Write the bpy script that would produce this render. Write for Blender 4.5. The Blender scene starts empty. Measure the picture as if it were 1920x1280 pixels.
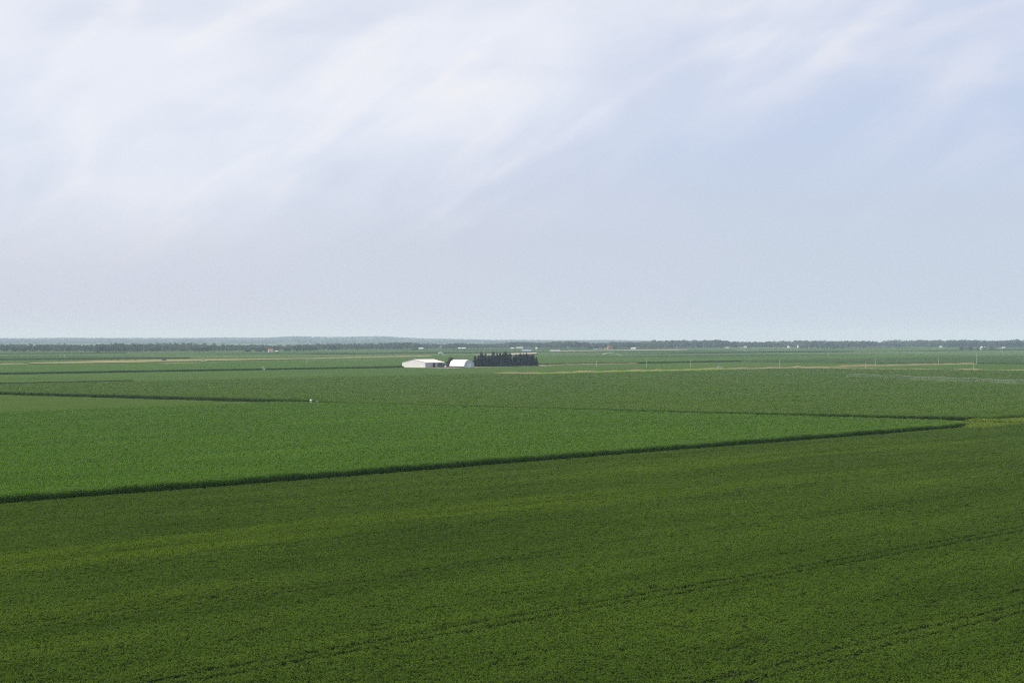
import bpy, math, random
import numpy as np

SC = bpy.context.scene
COL = SC.collection
R = math.radians
rng = np.random.default_rng(7)
random.seed(7)

# ------------------------------------------------------------------ camera
EYE = 32.0                       # top of a grain elevator, metres above the fields
cam_d = bpy.data.cameras.new('camera')
cam_d.sensor_width = 36.0
cam_d.lens = 36.0 * 3700 / 1920
cam_d.clip_start = 0.5
cam_d.clip_end = 90000
cam = bpy.data.objects.new('camera', cam_d)
COL.objects.link(cam)
cam.location = (0, 0, EYE)
cam.rotation_euler = (R(90 - 0.093), 0, 0)
SC.camera = cam

# ------------------------------------------------------------------ light
SUN_AZ = math.atan2(-0.95, -0.30)      # clockwise from +Y, towards the sun
SUN_EL = R(50)
SKY_STRENGTH = 0.1
SEED = 2.0
sun_d = bpy.data.lights.new('sun', 'SUN')
sun_d.energy = 4.6
sun_d.angle = R(0.5)
sun_d.color = (1.0, 0.935, 0.81)
sun = bpy.data.objects.new('sun', sun_d)
COL.objects.link(sun)
sun.rotation_euler = (R(90) - SUN_EL, 0, -SUN_AZ + math.pi)
SC.view_settings.view_transform = 'Standard'
SC.view_settings.look = 'None'
SC.view_settings.exposure = 0.0
SC.view_settings.gamma = 1.0
SC.view_settings.use_curve_mapping = False
SC.cycles.max_bounces = 6
SC.cycles.diffuse_bounces = 2
SC.cycles.glossy_bounces = 2
SC.cycles.transmission_bounces = 3
SC.cycles.transparent_max_bounces = 16
SC.cycles.volume_bounces = 2
SC.cycles.use_denoising = False
SC.cycles.use_adaptive_sampling = False
SC.cycles.filter_width = 1.2


class NT:
    """small helper round a node tree"""
    def __init__(self, tree):
        self.t = tree
        tree.nodes.clear()

    def n(self, kind, **kw):
        nd = self.t.nodes.new(kind)
        for k, v in kw.items():
            setattr(nd, k, v)
        return nd

    def l(self, a, b):
        self.t.links.new(a, b)

    def put(self, sock, v):
        if hasattr(v, 'is_linked') or isinstance(v, bpy.types.NodeSocket):
            self.l(v, sock)
        else:
            sock.default_value = v

    def math(self, op, a, b=0.0, c=0.0, clamp=False):
        nd = self.n('ShaderNodeMath', operation=op, use_clamp=clamp)
        for i, v in enumerate((a, b, c)):
            self.put(nd.inputs[i], v)
        return nd.outputs[0]

    def dot(self, vec, d):
        nd = self.n('ShaderNodeVectorMath', operation='DOT_PRODUCT')
        self.l(vec, nd.inputs[0])
        nd.inputs[1].default_value = d
        return nd.outputs['Value']

    def comb(self, x, y, z=0.0):
        nd = self.n('ShaderNodeCombineXYZ')
        for i, v in enumerate((x, y, z)):
            self.put(nd.inputs[i], v)
        return nd.outputs[0]

    def noise(self, vec, scale=1.0, detail=4.0, rough=0.5, dist=0.0):
        nd = self.n('ShaderNodeTexNoise')
        self.l(vec, nd.inputs['Vector'])
        nd.inputs['Scale'].default_value = scale
        nd.inputs['Detail'].default_value = detail
        nd.inputs['Roughness'].default_value = rough
        nd.inputs['Distortion'].default_value = dist
        return nd.outputs[0]

    def smooth(self, v, lo, hi):
        nd = self.n('ShaderNodeMapRange', interpolation_type='SMOOTHSTEP')
        self.put(nd.inputs['Value'], v)
        nd.inputs['From Min'].default_value = lo
        nd.inputs['From Max'].default_value = hi
        return nd.outputs[0]

    def mix(self, f, a, b, blend='MIX'):
        nd = self.n('ShaderNodeMix', data_type='RGBA', blend_type=blend)
        self.put(nd.inputs[0], f)
        for i, v in ((6, a), (7, b)):
            if isinstance(v, tuple):
                nd.inputs[i].default_value = (v[0], v[1], v[2], 1)
            else:
                self.l(v, nd.inputs[i])
        return nd.outputs[2]


# the land lies on a square survey grid: U runs along the sprayer tracks, V across them
GRID = R(38.6)
U = (math.sin(GRID), math.cos(GRID), 0.0)
V = (-math.cos(GRID), math.sin(GRID), 0.0)
RADIUS = 7.4e6                     # earth's radius with refraction: far land sinks below the horizon


def uv(u, v):
    return (u * U[0] + v * V[0], u * U[1] + v * V[1])


def gz(x, y):
    return -(x * x + y * y) / (2 * RADIUS)


def at(u, v, h=0.0):
    x, y = uv(u, v)
    return (x, y, gz(x, y) + h)


# ------------------------------------------------------------------ sky
world = bpy.data.worlds.new('World')
SC.world = world
world.use_nodes = True
w = NT(world.node_tree)
tc = w.n('ShaderNodeTexCoord')
sky = w.n('ShaderNodeTexSky', sky_type='NISHITA')
sky.sun_disc = False
sky.sun_elevation = SUN_EL
sky.sun_rotation = SUN_AZ % (2 * math.pi)
sky.air_density = 1.0
sky.dust_density = 1.6
sky.ozone_density = 1.0
sp = w.n('ShaderNodeSeparateXYZ')
w.l(tc.outputs['Generated'], sp.inputs[0])
X_, Z_ = sp.outputs[0], w.math('MAXIMUM', sp.outputs[2], 0.0)
TILT = R(30)                        # the wisps of cloud rise this way
d_along = w.dot(tc.outputs['Generated'], (math.cos(TILT), 0.0, math.sin(TILT)))
d_cross = w.dot(tc.outputs['Generated'], (-math.sin(TILT), 0.0, math.cos(TILT)))


def wisp(a, c, seed, detail, rough, dist):
    vec = w.comb(w.math('MULTIPLY', d_along, a), w.math('MULTIPLY', d_cross, c), w.math('ADD', w.math('MULTIPLY', sp.outputs[1], 3.0), seed))
    return w.noise(vec, 1.0, detail, rough, dist)


n_big = wisp(5.0, 11.0, SEED + 0.3, 3, 0.5, 0.3)
n_mid = wisp(11.0, 27.0, SEED + 4.1, 5, 0.5, 0.9)
n_fine = wisp(24.0, 52.0, SEED + 2.2, 5, 0.55, 1.2)
n_flat = w.noise(w.comb(w.math('MULTIPLY', X_, 9.0), w.math('MULTIPLY', Z_, 34.0), SEED + 7.7), 1.0, 4, 0.5, 0.6)
# edge of the cloud deck: low on the left, climbing to the right
edge = w.math('ADD', w.math('ADD', 0.070, w.math('MULTIPLY', w.math('MAXIMUM', w.math('MINIMUM', X_, 0.0), -0.3), 0.12)),
              w.math('MULTIPLY', w.math('MINIMUM', w.math('MAXIMUM', X_, 0.0), 0.5), 0.36))
lift = w.math('ADD', w.math('MULTIPLY', w.math('SUBTRACT', n_big, 0.5), 0.16), w.math('MULTIPLY', w.math('SUBTRACT', w.math('ADD', w.math('MULTIPLY', n_mid, 0.6), w.math('MULTIPLY', n_fine, 0.4)), 0.5), 0.085))
deck = w.smooth(w.math('ADD', w.math('SUBTRACT', Z_, edge), lift), -0.055, 0.095)
shade = w.smooth(w.math('ADD', w.math('ADD', w.math('MULTIPLY', n_big, 0.45), w.math('MULTIPLY', n_flat, 0.30)),
                        w.math('ADD', w.math('MULTIPLY', n_mid, 0.25), w.math('MULTIPLY', X_, -0.35))), 0.36, 0.62)
cloud = w.mix(shade, (7.15, 7.55, 8.7), w.mix(w.smooth(n_mid, 0.5, 0.72), (8.3, 8.65, 9.45), (9.05, 9.0, 9.3)))
clear = w.mix(0.80, sky.outputs[0], (6.05, 6.95, 9.1))
low = w.mix(w.smooth(X_, -0.20, 0.22), (6.3, 6.65, 7.7), (5.75, 6.5, 7.7))          # thick air low down
base = w.mix(w.smooth(Z_, 0.035, 0.115), low, clear)
base = w.mix(w.math('MULTIPLY', w.math('MULTIPLY', w.smooth(n_mid, 0.42, 0.75), w.smooth(Z_, 0.04, 0.10)), 0.55), base, (6.9, 7.3, 8.7))
skycol = w.mix(w.math('MULTIPLY', w.math('MULTIPLY', deck, w.smooth(Z_, 0.018, 0.075)), 0.94), base, cloud)
bg = w.n('ShaderNodeBackground')
w.l(skycol, bg.inputs['Color'])
bg.inputs['Strength'].default_value = SKY_STRENGTH
wo = w.n('ShaderNodeOutputWorld')
w.l(bg.outputs[0], wo.inputs['Surface'])


# ------------------------------------------------------------------ materials
def new_mat(name):
    m = bpy.data.materials.new(name)
    m.use_nodes = True
    return m, NT(m.node_tree)


def out(nt, shader):
    o = nt.n('ShaderNodeOutputMaterial')
    nt.l(shader, o.inputs['Surface'])


def simple(name, col, rough=0.6, metal=0.0, var=0.12, scale=1.5, spec=0.4):
    m, t = new_mat(name)
    g = t.n('ShaderNodeNewGeometry')
    f = t.noise(g.outputs['Position'], scale, 4, 0.6)
    c = t.mix(f, tuple(x * (1 - var) for x in col), tuple(min(1, x * (1 + var)) for x in col))
    b = t.n('ShaderNodeBsdfPrincipled')
    t.l(c, b.inputs['Base Color'])
    b.inputs['Roughness'].default_value = rough
    b.inputs['Metallic'].default_value = metal
    b.inputs['Specular IOR Level'].default_value = spec
    out(t, b.outputs[0])
    return m


def field_uv(t, su, sv):
    g = t.n('ShaderNodeNewGeometry')
    p = g.outputs['Position']
    return t.comb(t.math('MULTIPLY', t.dot(p, U), su), t.math('MULTIPLY', t.dot(p, V), sv)), p


def leaf_mat(name, dark, light, yellow, band=None, trans=0.3, rough=0.6, spec=0.02):
    """crop leaves: colour drifts along the rows, patch by patch and plant by plant"""
    m, t = new_mat(name)
    rows, p = field_uv(t, 1 / 160.0, 1 / 14.0)
    f1 = t.noise(rows, 1.0, 4, 0.6, 0.2)
    patch, _ = field_uv(t, 1 / 55.0, 1 / 30.0)
    f2 = t.noise(patch, 1.0, 3, 0.5)
    oi = t.n('ShaderNodeObjectInfo')
    fine, _ = field_uv(t, 1 / 26.0, 1 / 2.2)
    f3 = t.noise(fine, 1.0, 3, 0.6)
    f = t.math('ADD', t.math('ADD', t.math('MULTIPLY', t.smooth(f1, 0.32, 0.68), 0.38), t.math('MULTIPLY', t.smooth(f3, 0.3, 0.7), 0.22)),
               t.math('ADD', t.math('MULTIPLY', t.smooth(f2, 0.3, 0.7), 0.24), t.math('MULTIPLY', oi.outputs['Random'], 0.18)))
    c = t.mix(f, dark, light)
    ysoft = t.smooth(t.math('ADD', t.math('MULTIPLY', f1, 0.75), t.math('MULTIPLY', f2, 0.25)), 0.60, 0.78)
    if band:
        for (v0, half, u0, u1, amt) in band:
            vv = t.math('ADD', t.dot(p, V), t.math('MULTIPLY', f2, 8.0))
            d = t.math('ABSOLUTE', t.math('SUBTRACT', vv, v0 + 4.0))
            inv = t.math('SUBTRACT', 1.0, t.smooth(d, half * 0.25, half))
            uu = t.dot(p, U)
            inu = t.math('MULTIPLY', t.smooth(uu, u0 - 40, u0 + 20), t.math('SUBTRACT', 1.0, t.smooth(uu, u1 - 30, u1 + 50)))
            ysoft = t.math('MAXIMUM', ysoft, t.math('MULTIPLY', t.math('MULTIPLY', t.math('MULTIPLY', inv, inu), t.smooth(f1, 0.30, 0.55)), amt))
    c = t.mix(t.math('MULTIPLY', ysoft, 0.8), c, yellow)
    b = t.n('ShaderNodeBsdfPrincipled')
    t.l(c, b.inputs['Base Color'])
    b.inputs['Roughness'].default_value = rough
    b.inputs['Specular IOR Level'].default_value = spec
    tr = t.n('ShaderNodeBsdfTranslucent')
    t.l(t.mix(1.0, c, (1.0, 1.15, 0.5), 'MULTIPLY'), tr.inputs['Color'])
    mx = t.n('ShaderNodeMixShader')
    mx.inputs[0].default_value = trans
    t.l(b.outputs[0], mx.inputs[1])
    t.l(tr.outputs[0], mx.inputs[2])
    out(t, mx.outputs[0])
    return m


def crop_sheet(name, dark, light, su=140.0, sv=22.0, grain=2.2, bump=0.5, bdist=0.35):
    """canopy of a crop too far off to tell leaves apart"""
    m, t = new_mat(name)
    rows, p = field_uv(t, 1 / su, 1 / sv)
    f1 = t.smooth(t.noise(rows, 1.0, 4, 0.6, 0.2), 0.3, 0.7)
    gr, _ = field_uv(t, 1 / (grain * 1.6), 1 / grain)
    f2 = t.noise(gr, 1.0, 4, 0.65)
    f = t.math('ADD', t.math('MULTIPLY', f1, 0.55), t.math('MULTIPLY', t.smooth(f2, 0.25, 0.75), 0.45))
    c = t.mix(f, dark, light)
    b = t.n('ShaderNodeBsdfPrincipled')
    t.l(c, b.inputs['Base Color'])
    b.inputs['Roughness'].default_value = 0.6
    b.inputs['Specular IOR Level'].default_value = 0.0
    bp = t.n('ShaderNodeBump')
    bp.inputs['Strength'].default_value = bump
    bp.inputs['Distance'].default_value = bdist
    t.l(f2, bp.inputs['Height'])
    t.l(bp.outputs[0], b.inputs['Normal'])
    out(t, b.outputs[0])
    return m


BEAN = leaf_mat('soybean_leaf', (0.039, 0.077, 0.004), (0.084, 0.141, 0.012), (0.116, 0.178, 0.005),
                band=[(231, 17, 100, 330, 0.5), (272, 18, 380, 560, 0.45), (225, 14, 330, 420, 0.25), (183, 12, 100, 180, 0.2)])
CORN = leaf_mat('corn_leaf', (0.048, 0.124, 0.001), (0.086, 0.192, 0.002), (0.116, 0.208, 0.002), trans=0.22)
CORN_B = leaf_mat('corn_leaf_dull', (0.055, 0.118, 0.005), (0.092, 0.168, 0.012), (0.106, 0.175, 0.007), trans=0.22)
TASSEL = simple('corn_tassel', (0.20, 0.20, 0.09), 0.7, var=0.2)
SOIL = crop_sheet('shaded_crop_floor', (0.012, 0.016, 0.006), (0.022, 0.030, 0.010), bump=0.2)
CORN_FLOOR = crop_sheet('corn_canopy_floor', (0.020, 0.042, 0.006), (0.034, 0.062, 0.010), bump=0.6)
GROUND = crop_sheet('far_ground', (0.050, 0.085, 0.030), (0.085, 0.125, 0.045), 300, 120, 9.0, 0.2)
FIELD_MATS = [
    crop_sheet('far_crop_soy', (0.044, 0.080, 0.016), (0.064, 0.106, 0.026), 260, 60, 3.0),
    crop_sheet('far_crop_corn', (0.042, 0.082, 0.016), (0.062, 0.108, 0.024), 260, 60, 3.0),
    crop_sheet('far_crop_pale', (0.058, 0.096, 0.028), (0.078, 0.120, 0.036), 260, 60, 3.0),
    crop_sheet('far_crop_deep', (0.034, 0.062, 0.018), (0.048, 0.082, 0.026), 260, 60, 3.0),
]
WHEAT = crop_sheet('ripe_wheat', (0.17, 0.155, 0.07), (0.24, 0.215, 0.10), 120, 30, 4.0, 0.3)
DRY = crop_sheet('dry_bank_grass', (0.16, 0.135, 0.075), (0.25, 0.20, 0.115), 60, 8, 2.0, 0.4)
GRASS = crop_sheet('rough_grass', (0.10, 0.155, 0.02), (0.15, 0.205, 0.032), 12, 5, 0.8, 0.6)
GRASS_L = leaf_mat('rough_grass_blades', (0.125, 0.19, 0.02), (0.19, 0.25, 0.032), (0.22, 0.27, 0.04))
GRAVEL = simple('gravel', (0.27, 0.24, 0.19), 0.9, var=0.25, scale=0.6)
SAND = simple('bare_sand', (0.36, 0.30, 0.22), 0.9, var=0.2, scale=0.02)
WHITE = simple('white_steel', (0.58, 0.58, 0.59), 0.45, var=0.05, scale=0.4)
CREAM = simple('cream_roof_steel', (0.60, 0.56, 0.52), 0.5, var=0.05, scale=0.3)
FABRIC = simple('white_fabric_cover', (0.72, 0.72, 0.75), 0.55, var=0.03, scale=0.5)
ENDWALL = simple('grey_white_end_wall', (0.50, 0.52, 0.57), 0.6, var=0.05, scale=0.6)
GREYWALL = simple('grey_wall_steel', (0.40, 0.39, 0.42), 0.5, var=0.08, scale=0.6)
DARKWALL = simple('dark_base_wall', (0.075, 0.06, 0.085), 0.8, var=0.2)
SHADE_IN = simple('shed_interior', (0.09, 0.08, 0.08), 0.9)
RUST = simple('red_brown_steel', (0.30, 0.10, 0.06), 0.6)
BLUEGREY = simple('blue_grey_steel', (0.24, 0.28, 0.40), 0.5)
ROOFGREY = simple('grey_shingle', (0.26, 0.25, 0.26), 0.8)
ORANGE = simple('tan_wall', (0.62, 0.42, 0.28), 0.7)
TYRE = simple('tyre', (0.02, 0.02, 0.022), 0.9)
MACH_R = simple('dark_red_machine', (0.10, 0.025, 0.04), 0.4)
MACH_G = simple('dark_blue_machine', (0.03, 0.035, 0.08), 0.4)
GLASS = simple('dark_glass', (0.02, 0.025, 0.03), 0.08, spec=0.6)
WOODPOLE = simple('weathered_pole', (0.48, 0.45, 0.40), 0.85, var=0.2, scale=2)
GALV = simple('galvanised_steel', (0.52, 0.54, 0.55), 0.4, 0.3)
GALV_P = simple('dull_pivot_steel', (0.20, 0.23, 0.23), 0.6)
BARK = simple('bark', (0.09, 0.07, 0.055), 0.9, var=0.3)


def tree_mat(name, dark, light, trans=0.2):
    m, t = new_mat(name)
    g = t.n('ShaderNodeNewGeometry')
    oi = t.n('ShaderNodeObjectInfo')
    f = t.math('ADD', t.math('MULTIPLY', t.noise(g.outputs['Position'], 0.6, 3, 0.6), 0.6), t.math('MULTIPLY', oi.outputs['Random'], 0.4))
    c = t.mix(f, dark, light)
    d = t.n('ShaderNodeBsdfPrincipled')
    t.l(c, d.inputs['Base Color'])
    d.inputs['Roughness'].default_value = 0.6
    d.inputs['Specular IOR Level'].default_value = 0.2
    tr = t.n('ShaderNodeBsdfTranslucent')
    t.l(c, tr.inputs['Color'])
    mx = t.n('ShaderNodeMixShader')
    mx.inputs[0].default_value = trans
    t.l(d.outputs[0], mx.inputs[1])
    t.l(tr.outputs[0], mx.inputs[2])
    out(t, mx.outputs[0])
    return m


PINE = tree_mat('conifer_needles', (0.014, 0.026, 0.012), (0.034, 0.052, 0.020), 0.12)
PINE_O = tree_mat('olive_conifer_needles', (0.034, 0.046, 0.018), (0.070, 0.084, 0.032), 0.15)
LEAF = tree_mat('tree_leaves', (0.055, 0.080, 0.034), (0.115, 0.145, 0.062), 0.3)
LEAF_D = tree_mat('dark_tree_leaves', (0.018, 0.032, 0.014), (0.036, 0.054, 0.022))
HILL = crop_sheet('hill_meadow', (0.030, 0.044, 0.022), (0.085, 0.110, 0.045), 1500, 900, 300, 0.0)


# ------------------------------------------------------------------ mesh helpers
class MB:
    def __init__(self):
        self.v, self.f = [], []

    def add(self, vs, fs):
        o = len(self.v)
        self.v += [tuple(p) for p in vs]
        self.f += [tuple(i + o for i in q) for q in fs]
        return self

    def box(self, x0, x1, y0, y1, z0, z1):
        vs = [(x, y, z) for z in (z0, z1) for y in (y0, y1) for x in (x0, x1)]
        return self.add(vs, [(0, 2, 3, 1), (4, 5, 7, 6), (0, 1, 5, 4), (2, 6, 7, 3), (0, 4, 6, 2), (1, 3, 7, 5)])

    def tube(self, p0, p1, r0, r1=None, n=6, cap=True):
        r1 = r0 if r1 is None else r1
        p0, p1 = np.array(p0, float), np.array(p1, float)
        d = p1 - p0
        d /= np.linalg.norm(d)
        a = np.cross(d, (0, 0, 1) if abs(d[2]) < 0.9 else (1, 0, 0))
        a /= np.linalg.norm(a)
        b = np.cross(d, a)
        vs = []
        for p, r in ((p0, r0), (p1, r1)):
            for k in range(n):
                an = 2 * math.pi * k / n
                vs.append(p + r * (math.cos(an) * a + math.sin(an) * b))
        fs = [(k, (k + 1) % n, n + (k + 1) % n, n + k) for k in range(n)]
        if cap:
            fs += [tuple(range(n))[::-1], tuple(range(n, 2 * n))]
        return self.add(vs, fs)

    def prism(self, prof, y0, y1):
        """profile in x-z pushed along y"""
        n = len(prof)
        vs = [(x, y0, z) for x, z in prof] + [(x, y1, z) for x, z in prof]
        fs = [tuple(range(n)), tuple(range(n, 2 * n))[::-1]]
        fs += [(k, n + k, n + (k + 1) % n, (k + 1) % n) for k in range(n)]
        return self.add(vs, fs)

    def mesh(self, name, mat, smooth=False):
        me = bpy.data.meshes.new(name)
        me.from_pydata(self.v, [], self.f)
        me.materials.append(mat)
        if smooth:
            me.polygons.foreach_set('use_smooth', [True] * len(me.polygons))
        return me

    def build(self, name, mat, parent=None, smooth=False):
        return obj(name, self.mesh(name, mat, smooth), parent)


def obj(name, me, parent=None):
    o = bpy.data.objects.new(name, me)
    COL.objects.link(o)
    o.parent = parent
    return o


def tag(o, label=None, cat=None, group=None, kind=None):
    if label: o['label'] = label
    if cat: o['category'] = cat
    if group: o['group'] = group
    if kind: o['kind'] = kind
    return o


def thing(name, label, cat, loc, rz=0.0, group=None, scale=1.0):
    o = bpy.data.objects.new(name, None)
    COL.objects.link(o)
    o.location = loc
    o.rotation_euler.z = rz
    o.scale = (scale,) * 3
    return tag(o, label, cat, group)


def copy_thing(root, label, loc, rz=0.0, scale=None):
    r = root.copy()
    COL.objects.link(r)
    r.location = loc
    r.rotation_euler.z = rz
    if scale is not None:
        r.scale = scale if isinstance(scale, tuple) else (scale,) * 3
    r['label'] = label
    for ch in list(root.children):
        c = ch.copy()
        COL.objects.link(c)
        c.parent = r
        for gch in list(ch.children):
            d = gch.copy()
            COL.objects.link(d)
            d.parent = c
    return r


def np_mesh(name, verts, faces, mats, mat_idx=None):
    """verts (N,3), faces (M,k) all with k corners"""
    me = bpy.data.meshes.new(name)
    verts = np.asarray(verts, np.float32)
    faces = np.asarray(faces, np.int32)
    m, k = faces.shape
    me.vertices.add(len(verts))
    me.vertices.foreach_set('co', verts.ravel())
    me.loops.add(m * k)
    me.loops.foreach_set('vertex_index', faces.ravel())
    me.polygons.add(m)
    me.polygons.foreach_set('loop_start', np.arange(0, m * k, k, dtype=np.int32))
    if mat_idx is not None:
        me.polygons.foreach_set('material_index', np.asarray(mat_idx, np.int32))
    for mt in (mats if isinstance(mats, (list, tuple)) else [mats]):
        me.materials.append(mt)
    me.update(calc_edges=True)
    return me


def scatter(name, pts, rot, scl, var, protos, parent=None):
    """plants too many to count: instances of a few plant meshes on points"""
    me = bpy.data.meshes.new(name)
    pts = np.asarray(pts, np.float32)
    n = len(pts)
    me.vertices.add(n)
    me.vertices.foreach_set('co', pts.ravel())
    me.attributes.new('rz', 'FLOAT', 'POINT').data.foreach_set('value', np.asarray(rot, np.float32))
    me.attributes.new('sc', 'FLOAT_VECTOR', 'POINT').data.foreach_set('vector', np.asarray(scl, np.float32).ravel())
    me.attributes.new('va', 'INT', 'POINT').data.foreach_set('value', np.asarray(var, np.int32))
    o = obj(name, me, parent)
    ng = bpy.data.node_groups.new(name + '_nodes', 'GeometryNodeTree')
    ng.interface.new_socket('Geometry', in_out='INPUT', socket_type='NodeSocketGeometry')
    ng.interface.new_socket('Geometry', in_out='OUTPUT', socket_type='NodeSocketGeometry')
    N, L = ng.nodes, ng.links
    gi, go = N.new('NodeGroupInput'), N.new('NodeGroupOutput')
    j = N.new('GeometryNodeJoinGeometry')

    def attr(nm, typ):
        a = N.new('GeometryNodeInputNamedAttribute')
        a.data_type = typ
        a.inputs['Name'].default_value = nm
        return a.outputs['Attribute']
    rz, sc, va = attr('rz', 'FLOAT'), attr('sc', 'FLOAT_VECTOR'), attr('va', 'INT')
    cx = N.new('ShaderNodeCombineXYZ')
    L.new(rz, cx.inputs[2])
    for i, p in enumerate(protos):
        cmp_ = N.new('FunctionNodeCompare')
        cmp_.data_type = 'INT'
        cmp_.operation = 'EQUAL'
        ins = [s for s in cmp_.inputs if s.type == 'INT']
        L.new(va, ins[0])
        ins[1].default_value = i
        oi = N.new('GeometryNodeObjectInfo')
        oi.inputs['Object'].default_value = p
        iop = N.new('GeometryNodeInstanceOnPoints')
        L.new(gi.outputs[0], iop.inputs['Points'])
        L.new(cmp_.outputs[0], iop.inputs['Selection'])
        L.new(oi.outputs['Geometry'], iop.inputs['Instance'])
        L.new(cx.outputs[0], iop.inputs['Rotation'])
        L.new(sc, iop.inputs['Scale'])
        L.new(iop.outputs[0], j.inputs[0])
    L.new(j.outputs[0], go.inputs[0])
    md = o.modifiers.new('plants', 'NODES')
    md.node_group = ng
    return o


def proto(me):
    return bpy.data.objects.new(me.name, me)          # kept out of the scene, only copied


# ------------------------------------------------------------------ the land
def ground_sheet():
    rad = np.concatenate([np.arange(0, 1000, 100), np.arange(1000, 9000, 200), np.arange(9000, 27001, 500)]).astype(float)
    seg = 160
    vs = [(0, 0, -0.25)]
    fs = []
    for i, r in enumerate(rad[1:]):
        for k in range(seg):
            a = 2 * math.pi * k / seg
            vs.append((r * math.cos(a), r * math.sin(a), gz(r, 0) - 0.25))
    me = bpy.data.meshes.new('ground')
    for k in range(seg):
        fs.append((0, 1 + k, 1 + (k + 1) % seg))
    for i in range(len(rad) - 2):
        a, b = 1 + i * seg, 1 + (i + 1) * seg
        for k in range(seg):
            fs.append((a + k, b + k, b + (k + 1) % seg, a + (k + 1) % seg))
    me.from_pydata(vs, [], fs)
    me.materials.append(GROUND)
    return tag(obj('ground', me), kind='structure')


ground_sheet()


def sheet(name, u0, u1, v0, v1, mat, h=0.0, step=40.0, rough=0.0, skirt=0.0):
    """a piece of field following the land; rough roughens the canopy, skirt closes its sides"""
    nu = max(2, int((u1 - u0) / step) + 1)
    nv = max(2, int((v1 - v0) / step) + 1)
    uu, vv = np.meshgrid(np.linspace(u0, u1, nu), np.linspace(v0, v1, nv), indexing='ij')
    x = uu * U[0] + vv * V[0]
    y = uu * U[1] + vv * V[1]
    z = gz(x, y) + h + (rng.normal(0, rough, x.shape) if rough else 0)
    verts = np.stack([x, y, z], -1).reshape(-1, 3)
    idx = np.arange(nu * nv).reshape(nu, nv)
    f = np.stack([idx[:-1, :-1], idx[1:, :-1], idx[1:, 1:], idx[:-1, 1:]], -1).reshape(-1, 4)
    if skirt:
        ring = np.concatenate([idx[:, 0], idx[-1, 1:], idx[::-1, -1][1:], idx[0, ::-1][1:-1]])
        low = verts[ring].copy()
        low[:, 2] -= skirt
        k = len(ring)
        b = len(verts) + np.arange(k)
        nx = np.roll(np.arange(k), -1)
        f = np.concatenate([f, np.stack([ring, b, b[nx], ring[nx]], -1)])
        verts = np.concatenate([verts, low])
    return obj(name, np_mesh(name, verts, f, mat))


def poly_sheet(name, pts, mat, h=0.02):
    me = bpy.data.meshes.new(name)
    me.from_pydata([at(u, v, h) for u, v in pts], [], [tuple(range(len(pts)))])
    me.materials.append(mat)
    return tag(obj(name, me), kind='structure')


def bank(name, path, width, height, mat, h0=0.0):
    """raised grassy bank along a path of grid points, uneven on top"""
    pts = []
    for (a, b) in zip(path[:-1], path[1:]):
        L = math.hypot(b[0] - a[0], b[1] - a[1])
        n = max(2, int(L / 14))
        for k in range(n):
            t = k / n
            pts.append((a[0] + (b[0] - a[0]) * t, a[1] + (b[1] - a[1]) * t))
    pts.append(path[-1])
    prof = [(-0.5, 0), (-0.3, 0.75), (-0.1, 1.0), (0.12, 1.0), (0.32, 0.7), (0.5, 0)]
    verts, faces = [], []
    for i, p in enumerate(pts):
        q, r_ = pts[max(0, i - 1)], pts[min(len(pts) - 1, i + 1)]
        du, dv = r_[0] - q[0], r_[1] - q[1]
        L = math.hypot(du, dv) or 1
        nu_, nv_ = -dv / L, du / L
        hh = height * random.uniform(0.55, 1.2) * (0.02 if i in (0, len(pts) - 1) else 1)
        for s, zz in prof:
            verts.append(at(p[0] + nu_ * s * width, p[1] + nv_ * s * width, h0 + zz * hh * random.uniform(0.9, 1.1)))
    k = len(prof)
    for i in range(len(pts) - 1):
        for s in range(k - 1):
            faces.append((i * k + s, (i + 1) * k + s, (i + 1) * k + s + 1, i * k + s + 1))
    return tag(obj(name, np_mesh(name, verts, faces, mat)), kind='structure')


LANE0, LANE1 = 672.0, 686.0      # grassed lane between the corn blocks
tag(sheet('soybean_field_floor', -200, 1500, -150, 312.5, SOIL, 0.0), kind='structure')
PATCH = [(652, 306.5), (1500, 306.5), (1500, 312.45), (648, 312.45)]
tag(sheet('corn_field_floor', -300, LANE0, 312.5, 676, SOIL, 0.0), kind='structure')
tag(sheet('field_lane', LANE0, LANE1, 312.5, 1100, GRASS, 0.0, 8.0), kind='structure')
tag(sheet('grass_headland', LANE1, 1500, 312.5, 331, GRASS, 0.0, 8.0), kind='structure')
poly_sheet('grass_corner', [(LANE1 + .1, 331.1), (708, 331.1), (692, 430), (LANE1 + .1, 560)], GRASS, 0.03)
LOWCROP = crop_sheet('low_crop', (0.042, 0.072, 0.012), (0.058, 0.094, 0.020), 160, 14, 1.4)
tag(sheet('low_crop_field', -300, 685.9, 678, 1096, LOWCROP, 0.45, 3.0, 0.06), kind='structure')
tag(sheet('middle_corn_floor', LANE1 + .05, 1806, 331.05, 1082, SOIL, 0.0), kind='structure')
tag(sheet('back_soybean_field', 948, 2310, 1104, 1452, FIELD_MATS[0], 0.10, 6.0, 0.03), kind='structure')
tag(sheet('back_low_corn', 100, 946, 1106, 1440, FIELD_MATS[0], 1.95, 6.0, 0.08, skirt=1.8), kind='structure')
tag(sheet('right_soybean_field', 1824, 2310, 250, 1086, FIELD_MATS[1], 0.35, 6.0, 0.08), kind='structure')


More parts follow.
